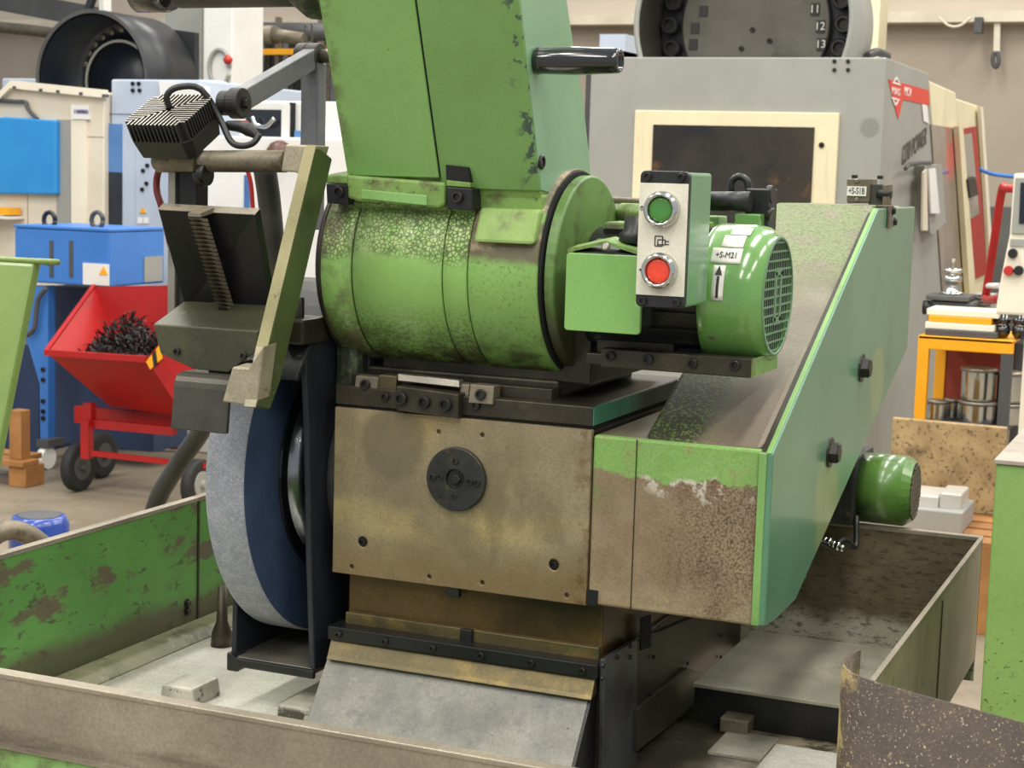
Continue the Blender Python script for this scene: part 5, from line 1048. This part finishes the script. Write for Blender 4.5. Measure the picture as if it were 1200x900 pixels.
pot(1145, 436, 473, 42, yb_+.12, 'tall bright steel pot stacked upon another under the bench', zz+.005)
zz = pot(1181, 476, 500, 36, yb_+.18, 'lower steel pot of the right stack under the bench', sz)
pot(1182, 440, 475, 36, yb_+.18, 'upper steel pot of the right stack under the bench', zz+.005)
pot(1097, 474, 498, 26, yb_+.10, 'small pale tin beside the bench leg', sz)
pot(1114, 477, 500, 20, yb_+.2, 'small round steel pot between tin and stack', sz)
# board leaning, pallet and vise
pf = 6.55; fz = 0
BD = single('leaning_board', MB().prism(PX([(1046, 490), (1180, 502), (1178, 605), (1040, 592)], y=6.5), (0, .02, .004)), mat('speckled_chipboard', S(178, 152, 108), S(150, 124, 84), 10, .7, 0, [dict(c=S(84, 64, 42), n=(60, .56, .62), amt=.8), dict(c=S(90, 72, 52), n=(5, .58, .7), amt=.7)]), 'speckled brown board leaning in front of the yellow bench', 'board', None, .003)
yv_ = 6.1; vz = at(1060, 618, y=yv_).z
PT = thing('pallet_stack', (at(1100, 620, y=yv_).x, yv_+.3, 0), 'wooden pallet behind the tray carrying the steel vise', 'pallet')
pxa, pxb = at(985, 620, y=yv_).x, at(1175, 620, y=yv_).x
for k in range(5): obj('board', MB().box(pxa, pxb, yv_-.12+k*.13, yv_-.02+k*.13, vz-.022, vz), 'wood', PT, .002)
for xx in (pxa, (pxa+pxb)/2-.05, pxb-.1):
    for yy in (yv_-.12, yv_+.38): obj('block', MB().box(xx, xx+.1, yy, yy+.1, 0, vz-.022), 'wood', PT, .002)
VS = thing('machine_vise', (at(1070, 610, y=yv_).x, yv_+.1, vz), 'pale steel machine vise on the pallet behind the tray', 'vise')
M['pale_steel'] = solid(S(216, 212, 204), S(196, 192, 184), .35, .3)
def vb(x0, y0, x1, y1, yy, d, nm, mm): obj(nm, slab_px(x0, y0, x1, y1, yy, d), mm, VS, .006)
obj('base', MB().box(at(975, 610, y=yv_-.03).x, at(1128, 610, y=yv_-.03).x, yv_-.03, yv_+.25, vz+.001, at(1060, 594, y=yv_-.03).z), 'grey', VS, .006); vb(1000, 572, 1099, 598, yv_+.02, .2, 'fixed_jaw', 'pale_steel'); vb(1101, 577, 1126, 600, yv_+.03, .18, 'moving_jaw', 'pale_steel')
for q in (1040, 1075, 1110): place('bolt', SOCK, VS, at(q, 606, y=yv_), (0, -1, 0), .012)
# things on the bench top
BX = thing('tool_box', (at(1112, 395, y=yb_+.3).x, yb_+.3, bz), 'dark grey tool fixture behind the papers on the bench', 'fixture')
obj('body', slab_px(1088, 352, 1138, 385, yb_+.28, .2).box(at(1090, 395, y=yb_+.28).x, at(1137, 395, y=yb_+.28).x, yb_+.28, yb_+.46, bz-.002, bz+.08), 'dgrey', BX, .01); obj('top_block', slab_px(1085, 345, 1135, 354, yb_+.26, .22), 'dgrey', BX, .006); obj('knob', MB().lathe([(0, .03), (.04, .03)], at(1082, 360, y=yb_+.3), (1, 0, 0), 14), 'black', BX)
c = at(1115, 345, y=yb_+.36); TH = thing('tool_chuck', tuple(c), 'chrome tool chuck standing on the dark fixture', 'tool')
obj('body', MB().lathe([(0, .05), (.01, .05), (.012, .03), (.05, .032), (.055, .042), (.075, .042), (.08, .03), (.09, .03), (.092, .045), (.11, .04)], c, (0, 0, 1), 20), 'chrome', TH); obj('pin', MB().cyl(c+Vector((0, 0, .11)), c+Vector((0, 0, .15)), .008), 'steel', TH)
for k, (x0_, y0_, x1_, y1_, mm) in enumerate(((1084, 391, 1168, 397, 'dgrey'), (1083, 385, 1164, 391, 'cream2'), (1086, 379, 1160, 385, 'yellow'), (1083, 371, 1168, 379, 'cream2'))):
    z_ = bz+k*.027; xa_, xb2 = at(x0_, 390, y=yb_+.02).x, at(x1_, 390, y=yb_+.02).x
    single('folder', MB().box(xa_, xb2, yb_+.02+.01*k, yb_+.26, z_, z_+.026), mm, ['dark folder at the bottom of the paper stack on the bench', 'cream folder second from the bottom of the bench stack', 'yellow folder in the middle of the bench stack', 'cream folder on top of the bench stack'][k], 'folder', 'folders on the bench', .003)
for k, px_ in enumerate((1173, 1196)):
    c = Vector((at(px_, 395, y=yb_+.12).x, yb_+.12, bz)); t_ = thing('tool_holder', tuple(c), ['black stepped tool holder beside the folders on the bench', 'black stepped tool holder at the far right of the bench'][k], 'tool', 'tool holders on the bench')
    obj('body', MB().lathe([(0, .024), (.02, .036), (.05, .036), (.052, .028), (.06, .028), (.062, .037), (.08, .037), (.085, .024), (.115, .02)], c, (0, 0, 1), 18), 'gloss_black', t_); obj('collar', MB().lathe([(.052, .031), (.058, .031)], c, (0, 0, 1), 18), 'chrome', t_)
b = MB(); pts = []
for k in range(60): a = k*.75; q = at(1147+k*.16, 346+k*.45, y=yb_+.5); pts.append(q+Vector((.03*math.cos(a), .03*math.sin(a), 0)))
single('coiled_cable', b.tube(pts, .006, 6, 1), M['dgrey'], 'dark coiled cable hanging beside the tool fixture', 'cable')
single('grey_stand', MB().box(at(1138, 380, y=yb_+.6).x, at(1162, 380, y=yb_+.6).x, yb_+.6, yb_+.75, 0, at(1150, 345, y=yb_+.6).z), M['grey'], 'light grey stand behind the coiled cable', 'stand')
single('glass_duct', slab_px(703, 40, 732, 70, 9.5, .3).box(at(703, 70, y=9.5).x, at(732, 70, y=9.5).x, 9.5, 9.8, 0, at(710, 60, y=9.5).z), M['bluegrey'], 'blue-grey cabinet seen between the column and the tool drum', 'cabinet')
